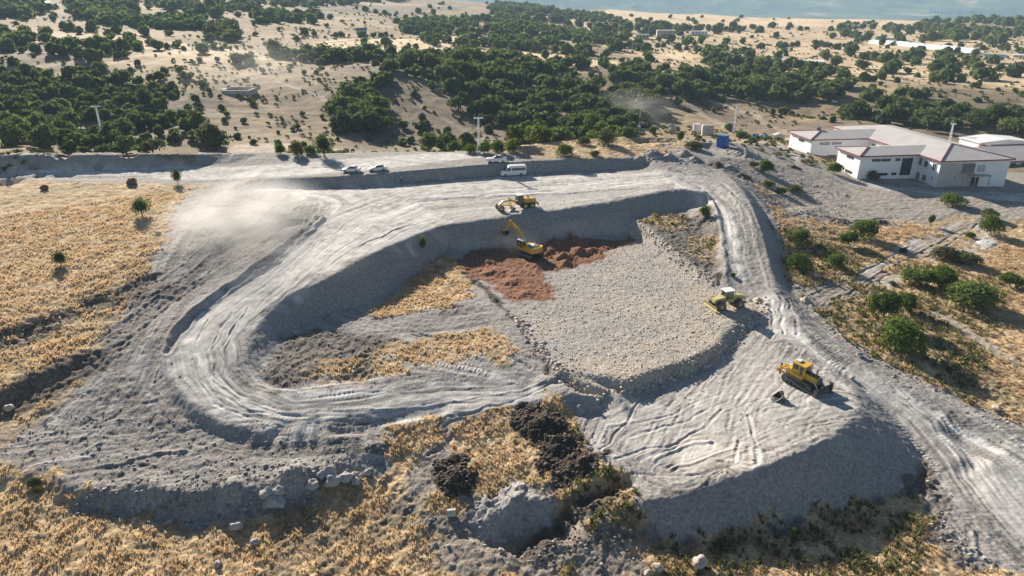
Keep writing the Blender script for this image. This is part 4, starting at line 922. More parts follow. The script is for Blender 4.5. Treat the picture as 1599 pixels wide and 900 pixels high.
# woods: world polygon, spacing, crown radius range, kinds, phrase
WOODS = [
 ([(-160,236),(-160,118),(0,112),(60,118),(150,110),(180,88),(215,88),(240,110),(270,140),(268,180),(300,200),(340,212),(346,237)], 6.4, (2.4,4.6), 'odobp', 'in the wooded hollow behind the left road', 'trees in the left hollow'),
 ([(525,215),(522,172),(545,160),(590,165),(600,215)], 4.6, (4.2,5.6), 'dd', 'in the big dark clump at the foot of the bare hillside', 'trees of the big clump'),
 ([(540,172),(545,140),(570,125),(610,118),(615,132),(580,160)], 6, (3,4), 'bo', 'in the bright row climbing from the big clump', 'trees of the climbing row'),
 ([(600,112),(640,95),(760,95),(860,102),(885,135),(860,175),(850,205),(790,205),(740,190),(700,165),(690,130),(640,118)], 7.0, (3.0,5.4), 'ddoo', 'in the dark wood in the middle of the valley', 'trees of the middle wood'),
 ([(890,112),(1000,112),(1050,132),(1020,175),(985,200),(930,208),(885,200),(880,150)], 7.0, (3.6,5.0), 'ddo', 'in the dark wood behind the golden hill', 'trees behind the golden hill'),
 ([(1010,128),(1100,112),(1200,122),(1320,130),(1330,150),(1280,160),(1180,158),(1110,162),(1040,150)], 8.0, (4,5.5), 'ddo', 'in the dark tree band on the right of the valley', 'trees of the right band'),
 ([(1305,160),(1420,150),(1599,168),(1760,180),(1760,225),(1599,218),(1520,205),(1440,205),(1380,195),(1330,190)], 7.5, (3.6,5.2), 'ddo', 'in the dark wood behind the school', 'trees behind the school'),
 ([(365,88),(480,85),(500,98),(460,104),(370,104)], 7.5, (4,5.2), 'do', 'in the tree row along the edge of the bare hillside', 'trees of the hillside edge'),
 ([(480,92),(640,90),(800,94),(1000,108),(1000,114),(800,102),(640,100),(480,100)], 8.5, (3.8,5.2), 'do', 'in the hedge row at the edge of the straw field', 'trees of the field edge'),
 ([(640,200),(680,190),(740,215),(720,238),(660,232)], 7, (2.4,3.6), 'ob', 'among the loose shrubs on the shaded slope', 'shrubby trees on the shaded slope'),
 ([(800,235),(820,205),(880,190),(990,200),(985,215),(900,215),(850,225)], 6, (2.6,4.0), 'ob', 'in the pale green growth under the golden hill', 'trees under the golden hill'),
 ([(180,30),(300,32),(330,46),(280,48),(200,42),(150,40)], 8, (4,6), 'dd', 'in the dark trees by the hamlet up the left hill', 'trees by the hamlet'),
 ([(-100,40),(-100,8),(60,8),(70,24),(20,30)], 9, (5,7), 'dd', 'in the wood at the top left', 'trees at the top left'),
 ([(100,0),(210,0),(215,25),(150,40),(120,30)], 10, (5,7), 'ob', 'in the green trees left of the hamlet', 'trees left of the hamlet'),
 ([(210,0),(420,0),(400,30),(330,28),(250,14)], 13, (4.5,7), 'do', 'on the hazy wooded hill', 'trees on the hazy hill'),
 ([(400,0),(830,0),(800,8),(560,8),(440,14)], 15, (4.5,7), 'do', 'on the hazy wooded hill', 'trees on the hazy hill'),
 ([(400,18),(480,20),(520,30),(470,38),(400,38)], 11, (4.5,7), 'do', 'on the hazy wooded hill', 'trees on the hazy hill'),
 ([(640,32),(760,30),(830,40),(990,62),(1010,82),(940,92),(800,80),(700,70),(620,50)], 10.5, (4.5,6), 'dd', 'in the far oak wood beyond the fields', 'far oak wood'),
 ([(800,2),(860,16),(1000,36),(1100,44),(1040,52),(900,44),(780,34),(760,16)], 17, (5,8), 'do', 'in the far oak wood beyond the fields', 'far oak wood'),
 ([(310,45),(370,40),(375,68),(340,64)], 7, (4,6), 'oo', 'in the pale round grove on the left hill', 'grove on the left hill'),
 ([(120,70),(230,72),(260,80),(160,84),(100,80)], 9, (3.4,5), 'do', 'in the thin row across the left fields', 'row across the left fields'),
 ([(-60,60),(40,56),(50,68),(-60,72)], 7, (3.5,5), 'do', 'in the thin row across the left fields', 'row across the left fields'),
 ([(1080,82),(1120,78),(1200,96),(1290,100),(1280,118),(1180,112),(1100,102)], 10, (4.2,6), 'do', 'in the trees around the white sheds', 'trees around the sheds'),
 ([(1320,88),(1460,92),(1560,100),(1550,112),(1460,106),(1340,96)], 14, (4,7), 'do', 'in the far scattered grove on the right plain', 'grove on the right plain'),
 ([(1340,46),(1480,34),(1620,34),(1640,58),(1560,64),(1480,66),(1420,56)], 24, (5,9), 'dd', 'in the distant wood on the right plain', 'distant wood on the plain'),
 ([(1310,58),(1420,58),(1599,66),(1599,70),(1420,66),(1310,62)], 18, (5,7), 'dd', 'in the distant row on the right plain', 'distant row on the plain'),
 ([(900,48),(1100,44),(1330,48),(1330,52),(1100,52),(950,60)], 26, (5,8), 'do', 'in the distant rows on the right plain', 'distant rows on the plain'),
 ([(1000,62),(1300,72),(1300,76),(1000,68)], 24, (4,6), 'do', 'in the distant rows on the right plain', 'distant rows on the plain'),
 ([(1170,165),(1180,158),(1250,175),(1310,192),(1200,195)], 16, (1.5,3), 'oo', 'scattered on the slope left of the school', 'scattered trees left of the school'),
 ([(1410,112),(1599,112),(1599,132),(1400,120)], 30, (3,6), 'do', 'scattered over the right plain', 'scattered trees of the right plain'),
]
KN = {'d': 'dark', 'o': 'olive', 'b': 'bright', 'p': 'pale'}; KW = {'dark': 'dark green', 'olive': 'olive green', 'bright': 'fresh green', 'pale': 'pale green'}
TL = []
def pinside(x, y, poly):
    c = False; n = len(poly)
    for i in range(n):
        a, b = poly[i], poly[(i+1) % n]
        if (a[1] > y) != (b[1] > y) and x < (b[0]-a[0])*(y-a[1])/(b[1]-a[1])+a[0]: c = not c
    return c
for pl, sp, rg, kinds, ph, grp in WOODS:
    wl = Wl(pl)
    if len(wl) < 3: continue
    x0, x1 = min(q[0] for q in wl), max(q[0] for q in wl); y0, y1 = min(q[1] for q in wl), max(q[1] for q in wl)
    nx, ny = int((x1-x0)/sp)+1, int((y1-y0)/sp)+1
    for i in range(nx):
        for j in range(int(ny*(1.35 if sp < 9 else 1))):
            x = x0+(i+random.random())*sp; y = y0+(j/(1.35 if sp < 9 else 1)+random.random()*.9)*sp
            if not pinside(x, y, wl) or math.hypot(x, y) > 2300: continue
            if float(fbm(np.array([x/(sp*3.4)]), np.array([y/(sp*3.4)]), 2, 201)[0]) < -.24: continue
            TL.append((x, y, random.uniform(*rg)*(.65+.5*random.random()), KN[random.choice(kinds)], ph, grp))
# scattered trees and scrub over all the country
SC = 0
while SC < 900:
    px = random.uniform(-100, 1700); py = 6+random.random()**1.25*224
    if px < 840 or py > 24:
        q = W(px, py)
        if q and math.hypot(*q) > 212 and math.hypot(*q) < 2200 and not (1190 < px and py > 180):
            d = math.hypot(*q); SC += 1
            if 400 < px < 620 and random.random() < .4: continue
            TL.append((q[0], q[1], (random.uniform(.8, 2.6) if d < 450 else random.uniform(2, 5))*(.7 if 330 < px < 620 else 1), random.choice(['dark', 'olive', 'olive', 'dark', 'bright' if d < 350 else 'dark']), 'standing loose on the dry slopes', 'loose trees on the dry slopes'))
# rows along field edges
for L, sp in (([(470,96),(560,94),(640,96)], 6), ([(0,80),(130,92),(170,100)], 7), ([(770,62),(900,66),(1020,74),(1180,86)], 9), ([(450,52),(560,60),(620,58)], 8), ([(530,10),(640,30),(720,40)], 14), ([(1200,75),(1310,72),(1330,78)], 12), ([(1310,40),(1360,36)], 14), ([(560,104),(700,108),(880,110)], 6)):
    wl = Wl(L)
    for a, b in zip(wl[:-1], wl[1:]):
        n = int(math.dist(a, b)/sp)
        for k in range(n):
            if random.random() < .25: continue
            t_ = (k+random.random())/n; TL.append((a[0]*(1-t_)+b[0]*t_, a[1]*(1-t_)+b[1]*t_+random.uniform(-2, 2), random.uniform(2.2, 4.6), random.choice(['dark', 'olive']), 'in the thin rows along the field edges', 'trees along the field edges'))
for px, py, rad in ((530,98,5.2),(535,180,6),(550,172,6),(1389,114,6),(1475,118,4),(487,37,6),(143,96,5),(1122,118,5),(602,72,5),(650,78,3),(638,74,2.4),(40,70,5),(20,68,4),(72,232,4.5),(85,222,5),(112,226,4),(180,226,4)):
    q = W(px, py); TL.append((q[0], q[1], rad, 'dark', 'round and clear of its neighbours', 'big lone trees'))
def blocked(x, y): return False
def vis(x, y, rad):
    d = math.hypot(x, y); a = math.atan2(x, y)
    return abs(a) < radians(40) 
TL = [q for q in TL if vis(*q[:3])]
TL.sort(key=lambda q: -q[2]/math.hypot(q[0], q[1]))
def frame_ok(x, y, rad):
    return abs(math.atan2(x, y)) < radians(36.2)
KCOUNT = 0; rest = []
LABEL_USED = {}
for q in TL:
    x, y, rad, kind, ph, grp = q
    if KCOUNT < 270 and frame_ok(x, y, rad) and (math.hypot(x, y) < 520):
        KCOUNT += 1
        put_tree('tree', x, y, rad, rad*random.uniform(1.3, 1.9), kind, int(random.random()*(5 if kind in ('dark', 'olive') else 2)),
                 KW[kind]+' tree '+ph, 'tree', KW[kind]+' '+grp)
    else: rest.append(q)
def stuff_wood(name, items, label, mat):
    out = []
    tmpl = [crown_quads(np.random.default_rng(300+v), 85, 6, .26) for v in range(6)]; core = crown_core(None, 0, .78)
    tmpl = [np.concatenate([tq, core]) for tq in tmpl]
    for i, (x, y, rad, *_r) in enumerate(items):
        a = random.random()*6.28; ca, sa = cos(a), sin(a); q = tmpl[i % 6]; h = rad*random.uniform(.95, 1.25)
        v = np.empty_like(q); v[..., 0] = (q[..., 0]*ca-q[..., 1]*sa)*rad+x; v[..., 1] = (q[..., 0]*sa+q[..., 1]*ca)*rad+y
        v[..., 2] = q[..., 2]*h+zsurf(x, y)-.1*rad; out.append(v)
    o = link(name, quadmesh(name, np.concatenate(out), mat)); tag(o, label, 'trees', kind='stuff')
stuff_wood('woodland', [q for q in rest if q[3] == 'dark'], 'far dark green oaks in woods and rows across the distant hills', MT['leaf_dark'])
stuff_wood('scrubland', [q for q in rest if q[3] != 'dark'], 'far olive and pale green scrub dotted over the distant slopes', MT['leaf_olive'])
LS = []
while len(LS) < 4200:
    a_ = random.uniform(-40, 40); d_ = 212+random.random()**1.3*750; x, y = d_*sin(radians(a_)), d_*cos(radians(a_))
    if float(fbm(np.array([x/28.]), np.array([y/18.]), 2, 207)[0]) < random.uniform(-.25, .35): continue
    if 95 < x < 180 and y < 262: continue
    LS.append((x, y, random.uniform(.35, 1.15)*(1+d_/900)))
def low_scrub(items):
    tm = [crown_quads(np.random.default_rng(400+v), 22, 3, .36) for v in range(6)]; out = []
    for i, (x, y, rad) in enumerate(items):
        v = tm[i % 6]*rad; v[..., 2] *= .8; out.append(v+np.array([x, y, zsurf(x, y)]))
    tag(link('low_scrub', quadmesh('low_scrub', np.concatenate(out), MT['leaf_pale'])), 'small pale thorn bushes and weeds dotted over the bare slopes', 'scrub', kind='stuff')
low_scrub(LS)
print('TREES', KCOUNT, len(rest))
# ---------------------------------------------------------------- buildings
def frame_pts(o, u, v):
    return lambda a, b, z: (o[0]+u[0]*a+v[0]*b, o[1]+u[1]*a+v[1]*b, z)
def hip_roof(e, u0, u1, v0, v1, ze, pitch, name='roof', along='v', open_end=None, fascia=True):
    """hipped roof in the local frame of the building; ridge runs along v (or u)"""
    m = MB(); hw = (u1-u0)/2 if along == 'v' else (v1-v0)/2; zr = ze+hw*pitch
    if along == 'v': r0 = ((u0+u1)/2, v0+hw, zr); r1 = ((u0+u1)/2, v1-hw, zr)
    else: r0 = (u0+hw, (v0+v1)/2, zr); r1 = (u1, (v0+v1)/2, zr)
    c = [(u0, v0, ze), (u1, v0, ze), (u1, v1, ze), (u0, v1, ze)]
    if along == 'v': fs = [(c[0], c[1], r0), (c[1], c[2], r1, r0), (c[2], c[3], r1), (c[3], c[0], r0, r1)]
    else: fs = [(c[0], c[1], r1, r0), (c[2], c[3], r0, r1), (c[3], c[0], r0)]
    for f in fs: m.poly(f)
    bmesh.ops.remove_doubles(m.b, verts=m.b.verts, dist=.001)
    bmesh.ops.solidify(m.b, geom=m.b.faces[:], thickness=.14)
    rf = m.build(name, MT['roof'], e)
    if fascia:
        f = MB(); h = .32
        L = [(c[0], c[1]), (c[0], c[3])] + ([(c[1], c[2]), (c[2], c[3])] if along == 'v' else [(c[3], c[2])])
        for a, b in L:
            mx, my = (a[0]+b[0])/2, (a[1]+b[1])/2; dx, dy = abs(a[0]-b[0]), abs(a[1]-b[1])
            f.box((mx, my, ze-.17), (dx+.1, dy+.1, h) if dx > dy else (.1, dy-.12, h))
        for a, b in (((c[0]), r0),) + (((c[1], r0),) if along == 'v' else ((c[3], r0),)):
            f.bar((a[0], a[1], a[2]+.1), (b[0], b[1], b[2]+.1), .22, .12)
        f.build('fascia', MT['fascia'], e)
    return rf
def window(e, c, w_, h_, n, bars=2, deep=.12, glass='glass', frame='white'):
    """c centre on the wall in local frame, n = 'u-','u+','v-' outward side"""
    t = (w_, .07, h_) if n[0] == 'v' else (.07, w_, h_); s = -1 if n[1] == '-' else 1
    off = (0, s*.02, 0) if n[0] == 'v' else (s*.02, 0, 0); of2 = (0, s*.06, 0) if n[0] == 'v' else (s*.06, 0, 0)
    m = MB(); fw = .09
    def bx(cx, cz, ww, hh): m.box((c[0]+of2[0]+(cx if n[0] == 'v' else 0), c[1]+of2[1]+(cx if n[0] != 'v' else 0), c[2]+cz), (ww, .1, hh) if n[0] == 'v' else (.1, ww, hh))
    bx(0, h_/2, w_+.1, fw); bx(0, -h_/2, w_+.1, fw); bx(-w_/2, 0, fw, h_-fw); bx(w_/2, 0, fw, h_-fw)
    for k in range(1, bars): bx(-w_/2+w_*k/bars, 0, fw*.7, h_-fw)
    f = m.build('window', MT[frame], e)
    g = MB(); g.box((c[0]+off[0], c[1]+off[1], c[2]), t); g.build('pane', MT[glass], f)
A0 = (111.8, 178.5); BANG = math.atan2(.13, .991)
bz = -2.3
sch = empty('school_building', (A0[0], A0[1], bz), BANG, 'long white two storey school with pale hipped roofs, red eaves and two side wings', 'building')
EZ = 5.0-bz
def block(u0, u1, v0, v1, z1, mat='plaster', name='wall', z0=-1.5, e=None):
    m = MB(); m.box(((u0+u1)/2, (v0+v1)/2, (z0+z1)/2), (u1-u0, v1-v0, z1-z0)); return m.build(name, MT[mat], e or sch)
block(0, 20, 0, 50, EZ-.1); block(-17.2, 0, 8.3, 19, EZ-.11); block(-18.4, 0, 31.2, 44, EZ-.12)
hip_roof(sch, -.7, 20.7, -.7, 50.7, EZ, .2)
hip_roof(sch, -18.0, 6, 7.6, 19.7, EZ+.02, .2, along='u'); hip_roof(sch, -19.2, 6, 30.5, 44.7, EZ+.02, .19, along='u')
m = MB(); m.box((4.9, -.04, 3.3), (9.7, .09, 6.4)); m.build('bare_wall', MT['bare'], sch)
m = MB(); m.box((8.2, -.1, 4.9), (3.6, .09, 2.6)); m.build('balcony_shade_panel', MT['greyband'], sch)  # flat dark panel, the shade of the recess put into its colour
m = MB(); m.box((7.9, -.55, 3.75), (3.9, 1.1, .18)); m.box((7.9, -1.05, 4.3), (3.9, .08, .06)); [m.box((6.1+i*.6, -1.05, 4.05), (.04, .04, .5)) for i in range(7)]; m.build('balcony', MT['concrete'], sch)
m = MB(); m.box((11.2, -1.1, 3.25), (5.4, 2.1, .22)); m.cyl((13.5, -1.9, -.5), (13.5, -1.9, 3.2), .12); m.cyl((9.4, -1.9, -.5), (9.4, -1.9, 3.2), .12); m.build('canopy', MT['bare'], sch)
m = MB(); m.box((10.9, -.06, 1.35), (2.3, .12, 2.7)); d_ = m.build('door', MT['brick'], sch); m = MB(); m.box((10.9, -.14, 1.5), (1.7, .05, 2.0)); m.build('pane', MT['glass'], d_)
window(sch, (11.9, 0, 4.9), 2.4, 1.9, 'v-', 2, glass='bare'); window(sch, (4.9, -.08, 2.6), .6, .6, 'v-', 1); window(sch, (6.9, -.08, 2.6), .6, .6, 'v-', 1)
for v_, z_, w_, h_ in ((2, 5.2, 1.4, 1.7), (5.2, 5.2, 1.4, 1.7), (7.5, 5.4, 1.2, 1.9), (2.0, 2.3, .6, .6), (4.8, 1.6, 1.4, 1.7), (7.3, 1.6, 1.3, 1.7), (21.5, 5.2, 1.5, 1.6), (25, 5.2, 1.5, 1.6), (28.5, 5.2, 1.5, 1.6), (23, 1.7, 1.5, 1.6), (27, 1.7, 1.5, 1.6)):
    window(sch, (0, v_, z_), w_, h_, 'u-')
for u_, z_, w_, h_ in ((-12.6, 5.9, 2.4, .65), (-9.8, 5.9, 2.6, .65), (-6.3, 5.9, 1.3, .65), (-12.6, 2.0, 2.2, .65), (-9.8, 2.0, 2.6, .65), (-6.6, 2.0, 1.4, .65)):
    window(sch, (u_, 8.3, z_), w_, h_, 'v-', 3, frame='greyband')
window(sch, (-3.4, 8.3, 3.9), 3.0, 4.6, 'v-', 3, frame='greyband')
for u_, z_, w_ in ((-14.2, 5.9, 3.0), (-10.4, 5.9, 3.0), (-11.2, 2.0, 2.8)): window(sch, (u_, 31.2, z_), w_, .65, 'v-', 4, frame='greyband')
for v_, z_ in ((13, 5.9), (12.6, 2.0)): window(sch, (-17.2, v_, z_), 3.0, .65, 'u-', 4, frame='greyband')
for v_, z_ in ((37, 5.9), (36, 2.0)): window(sch, (-18.4, v_, z_), 3.0, .65, 'u-', 4, frame='greyband')
m = MB(); m.box((-12.5, 39, EZ+1.5), (1.2, 1.2, 1.1)); m.box((-12.5, 39, EZ+2.1), (1.5, 1.5, .15)); m.build('chimney', MT['greyband'], sch)
# lower block to the right, behind
o2 = (131., 203.); z2 = -4.9
b2 = empty('school_annex', (o2[0], o2[1], z2), BANG, 'single storey white annex with pale roof at the right edge behind the school', 'building')
E2 = 3.9
m = MB(); m.box((22, 9, E2/2-.8), (44, 18, E2+1.4)); m.build('wall', MT['plaster'], b2)
hip_roof(b2, -.8, 45, -.8, 18.8, E2, .24, along='u')
for k in range(12): window(b2, (2.5+k*3.4, 0, 2.4), 1.5, 1.5, 'v-', 2)
q = W(1525, 232); 
b3 = empty('hall_building', (q[0], 232, -5.6), BANG, 'long low white hall with a grey panel band behind the annex', 'building')
m = MB(); m.box((0, 4, 1.6), (19, 9, 6.4)); m.build('wall', MT['plaster'], b3)
m = MB(); m.box((2, -.56, 3.6), (14, .1, 1.2)); m.build('panel_band', MT['greyband'], b3)
m = MB(); m.prism([(-9.9, 4.8), (9.9, 4.8), (9.9, 5.0), (0, 5.9), (-9.9, 5.0)], -.9, 9.0); m.build('roof', MT['white'], b3)
m = MB(); m.box((-8.6, -1.9, 1.6), (2.2, 2.6, 5.2)); m.build('brick_stack', MT['brick'], b3)
# small far buildings: px of the base centre, width px, height px, depth ratio, roof, label
def far_house(px, py, wpx, hpx, label, mat='white', roof='roof', flat=False, storeys=1, rot=0., name='farmhouse', cols=4):
    q, ppm, c = size_at(px, py); w_, h_ = wpx/ppm, hpx/ppm*1.05; dp = max(6, min(w_*.6, 14))
    z = zsurf(*q); a = -math.atan2(q[0], q[1])+rot
    e = empty(name, (q[0], q[1], z), a, label, 'building'); hw = h_*(.98 if flat else .72)
    m = MB(); m.box((0, dp/2, hw/2-.5), (w_, dp, hw+1)); m.build('wall', MT[mat], e)
    m = MB()
    if flat: m.box((0, dp/2, hw+.15), (w_+.6, dp+.6, .28))
    else: m.prism([(-dp/2-.5, hw), (dp/2+.5, hw), (0, h_)], -w_/2-.5, w_/2+.5, 'x'); [setattr(v.co, 'y', v.co.y+dp/2) for v in m.b.verts]
    m.build('roof', MT[roof], e)
    for s in range(storeys):
        for k in range(cols):
            zc = hw*(s+.55)/storeys; m = MB(); m.box((-w_/2+w_*(k+.5)/cols, -.04, zc), (w_/cols*.45, .1, hw/storeys*.4)); m.build('window', MT['glass'], e)
    return e
far_house(565, 56, 16, 11, 'grey roofed farmhouse by the field road on the left plain', 'bare', 'greyband', name='farmhouse')
far_house(168, 21, 28, 7, 'long white house of the hamlet among dark trees', 'white', 'white', name='farmhouse')
far_house(72, 8, 10, 5, 'small white shed at the top left among trees', 'white', 'white', name='shed', cols=2)
far_house(172, 6, 16, 11, 'pale blue house at the top edge above the hamlet', 'bare', 'teal', storeys=2, name='farmhouse')
far_house(190, 27, 6, 4, 'tiny white hut right of the long white house', 'white', 'white', name='shed', cols=1)
far_house(937, 48, 14, 11, 'tall pale house with dark windows beyond the oak wood', 'bare', 'concrete', True, 3, name='house', cols=3)
far_house(1040, 58, 28, 9, 'unfinished two storey concrete row among the far rubble', 'concrete', 'bare', True, 2, .1, name='house', cols=6)
far_house(1003, 61, 20, 6, 'low pale building left of the unfinished row', 'bare', 'bare', True, 1, name='house')
far_house(1092, 56, 24, 6, 'pale long building right of the unfinished row', 'plaster', 'bare', True, 2, name='house', cols=5)
far_house(1123, 90, 22, 9, 'white shed left of the pair in the trees', 'white', 'white', name='shed', cols=3)
far_house(1143, 92, 11, 7, 'small middle white shed in the trees', 'white', 'white', name='shed', cols=2)
far_house(1165, 94, 16, 7, 'white shed right of the small middle one', 'white', 'white', name='shed', cols=2)
far_house(1253, 104, 58, 7, 'long flat white building right of the minaret', 'white', 'white', True, 1, name='mosque_hall', cols=9)
far_house(1208, 97, 18, 4, 'low white building left of the minaret', 'white', 'roof', True, 1, name='shed', cols=3)
far_house(1552, 94, 26, 8, 'grey blue house on the far right plain', 'bare', 'teal', name='farmhouse')
far_house(1590, 90, 14, 5, 'small white house at the right edge of the plain', 'white', 'white', name='farmhouse', cols=2)
far_house(1385, 62, 20, 3, 'tiny white farm on the far plain', 'white', 'white', name='farmhouse')
far_house(290, 26, 18, 5, 'small hut with tiled roof right of the hamlet', 'plaster', 'bare', name='shed', cols=2)
for k, (px, wp) in enumerate(((1458, 14), (1475, 10), (1490, 16), (1508, 12))):
    far_house(px, 19, wp, 5, ['leftmost', 'second', 'third', 'rightmost'][k]+' of the four white blocks on the mountain spur', 'white', 'white', True, 2, name='block_building', cols=4)
q, ppm, c = size_at(1221, 100); mi = empty('minaret', (q[0], q[1], zsurf(*q)), 0, 'thin white minaret with a pointed top on the plain', 'tower')
h_ = 20/ppm; m = MB(); m.cyl((0, 0, -.5), (0, 0, h_*.8), h_*.045, h_*.04, 12); m.build('shaft', MT['white'], mi); m = MB(); m.cyl((0, 0, h_*.6), (0, 0, h_*.64), h_*.07, h_*.07, 12); m.build('balcony', MT['white'], mi); m = MB(); m.cyl((0, 0, h_*.8), (0, 0, h_), h_*.045, .02, 12); m.build('spire', MT['greyband'], mi)
# greenhouse tunnels in one long row
ga, gb = W(1362, 68), W(1524, 84)
L = math.dist(ga, gb); ang = math.atan2(gb[1]-ga[1], gb[0]-ga[0]); n = 7
for k in range(n):
    t0 = (k+.5)/n; x, y = ga[0]*(1-t0)+gb[0]*t0, ga[1]*(1-t0)+gb[1]*t0
    e = empty('greenhouse', (x, y, zsurf(x, y)), ang, 'white film greenhouse tunnel in the long far row on the plain', 'greenhouse', 'greenhouse tunnels in the far row')
    prof = [(4.5*cos(a), 3.6*sin(a)) for a in np.linspace(0, pi, 9)]
    m = MB(); m.prism(prof, -L/n*.48, L/n*.48, 'x'); [setattr(v.co, 'z', v.co.z) for v in m.b.verts]; m.build('film', MT['foil'], e)
    m = MB(); [m.prism([(4.6*cos(a), 3.7*sin(a)) for a in np.linspace(0, pi, 9)], s*L/n*.47-.15, s*L/n*.47+.15, 'x') for s in (-1, 0, 1)]; m.build('hoop', MT['steel'], e)
# stone enclosure on the bare hillside
q, ppm, c = size_at(368, 148); e = empty('stone_enclosure', (q[0], q[1], zsurf(*q)), -.05, 'roofless pale stone enclosure on the bare hillside', 'ruin')
w_ = 44/ppm; dp = 9
m = MB(); m.box((0, 0, .5), (w_, .8, 2.4)); m.box((0, dp, .8), (w_, .8, 2.8)); m.box((-w_/2+.4, dp/2, .6), (.8, dp-.9, 2.4)); m.box((w_/2-.4, dp/2, .6), (.8, dp-.9, 2.4)); m.box((-w_/2-2, dp*.7, .6), (2, 2, 2)); m.build('wall', MT['concrete'], e)
# stone plinth in the left field row
q, ppm, c = size_at(545, 116); 
# ---------------------------------------------------------------- poles
def pole(px, py, top, label, arm=True, lean=0, mat='plaster', r=.19, lattice=False):
    q, ppm, c = size_at(px, py); h = (py-top)/ppm/math.sqrt(1-c*c); e = empty('utility_pole', (q[0], q[1], zsurf(*q)), 0, label, 'pole', None, (0, lean))
    m = MB()
    if lattice:
        for sx in (-1, 1):
            for sy in (-1, 1): m.bar((sx*.38, sy*.38, -.4), (sx*.13, sy*.13, h), .11, .11)
        for k in range(12):
            z0, z1 = h*k/12, h*(k+1)/12; w0 = .38-.25*k/12; s = 1 if k % 2 else -1
            m.bar((s*w0, -w0, z0), (-s*w0, -w0, z1), .09, .09); m.bar((s*w0, w0, z0), (-s*w0, w0, z1), .09, .09)
    else: m.cyl((0, 0, -.4), (0, 0, h), r, r*.6, 8)
    m.build('shaft', MT[mat], e)
    if arm:
        m = MB(); m.box((0, 0, h*.985), (h*.26, .24, .24)); m.build('crossarm', MT['greyband' if mat == 'timber' else mat], e)
        for s in (-1, 0, 1): m = MB(); m.cyl((s*h*.09, 0, h*.99), (s*h*.09, 0, h*.99+.4), .09, .05, 8); m.build('insulator', MT['white'], e)
    return Vector((q[0], q[1], zsurf(*q)+h))
p1 = pole(163, 226, 169, 'concrete pole with a double crossarm in front of the left wood', lattice=True)
p2 = pole(748, 241, 186, 'tall lattice pole with wide crossarm behind the pickup', lattice=True)
p3 = pole(998, 200, 162, 'pole standing by the dark debris pile behind the golden hill')
p4 = pole(1145, 209, 166, 'lattice pole beside the pale track right of the concrete tank', lattice=True)
p5 = pole(1481, 226, 194, 'pole just behind the roof of the school', lattice=True)
p6 = pole(1291, 311, 268, 'dark thin leaning pole in front of the school', arm=False, lean=.1, mat='timber', r=.11)
p7 = pole(506, 243, 208, 'thin white pole beside the dark tree behind the terrace', arm=False, mat='white', r=.1)
def wires(a, b, label, n=3, sag=1.2):
    m = MB()
    for s in range(n):
        off = Vector((0, .0, 0))+Vector(((s-1)*.9, 0, .35)); pts = [a+off+(b-a)*t_+Vector((0, 0, -sag*4*t_*(1-t_))) for t_ in np.linspace(0, 1, 13)]
        for u_, v_ in zip(pts[:-1], pts[1:]): m.cyl(u_, v_, .022, n=3)
    tag(m.build('power_line', MT['wire']), label, 'cable')
wires(p1, p2, 'thin power line strung from the left wood to the lattice pole'); wires(p2, p3, 'thin power line strung past the golden hill'); wires(p3, p4, 'thin power line strung above the concrete tank'); wires(p4, p5, 'thin power line strung behind the school roof')
def stake(px, py, top, label, lean=.05, mat='timber', r=.035):
    q, ppm, c = size_at(px, py); h = (py-top)/ppm/math.sqrt(1-c*c); m = MB(); m.cyl((0, 0, -.3), (0, 0, h), r, r*.8, 6)
    e = m.build('survey_stake', MT[mat]); e.location = (q[0], q[1], zsurf(*q)); e.rotation_euler = (0, lean, .3); tag(e, label, 'stake')
stake(774, 752, 690, 'thin pale rod upright beside the black earth heap', 0); stake(1260, 492, 480, 'short pale stake at the right shoulder of the road', .4, 'timber', .06); stake(1237, 475, 462, 'short thick stake at the bend of the right road', .1, 'timber', .09)
# bent pipe at the left
qa = W(160, 539); m = MB(); pts = [Vector((-.1+.9*s*s*-1, -1.6*s, 1.0*math.sqrt(max(0, 1-s)))) for s in np.linspace(0, 1, 9)]
for a, b in zip(pts[:-1], pts[1:]): m.cyl(a, b, .07, n=8)
o = m.build('bent_pipe', MT['white']); o.location = (qa[0], qa[1], zsurf(*qa)-.1); tag(o, 'curved white pipe sticking out of the dark furrow at the left', 'pipe')
# tanks and boxes behind the golden hill
def at(px, py): q = W(px, py); return (q[0], q[1], zsurf(*q))
p = at(1087, 208); e = empty('water_tank', p, 0, 'round white concrete tank beside the square one', 'tank'); m = MB(); m.cyl((0, 0, -.5), (0, 0, 3.2), 1.35, n=20); m.build('wall', MT['plaster'], e); m = MB(); m.cyl((0, 0, 3.2), (0, 0, 3.35), 1.5, n=20); m.build('rim', MT['concrete'], e)
p = at(1104, 211); e = empty('concrete_tank', p, -.15, 'square grey concrete tank with rusty bars on top', 'tank'); m = MB(); m.box((0, 0, 1.5), (4.0, 3.4, 4.2), bev=.08); m.build('wall', MT['concrete'], e)
m = MB(); [m.bar((-1.6+k*.5, -1.2, 3.6), (-1.3+k*.5, 1.2, 3.9+.3*random.random()), .12, .12) for k in range(7)]; m.build('rebar', MT['mud'], e)
p = at(1128, 229); e = empty('blue_skip', p, .5, 'large dark blue tarpaulin covered box at the end of the golden hill', 'container'); m = MB(); m.box((0, 0, 1.5), (2.6, 3.0, 3.4), bev=.25, taper=(.8, .85)); m.build('body', MT['blue'], e); m = MB(); m.box((0, 0, 3.1), (2.3, 2.7, .3), bev=.12); m.build('cover', MT['teal'], e)
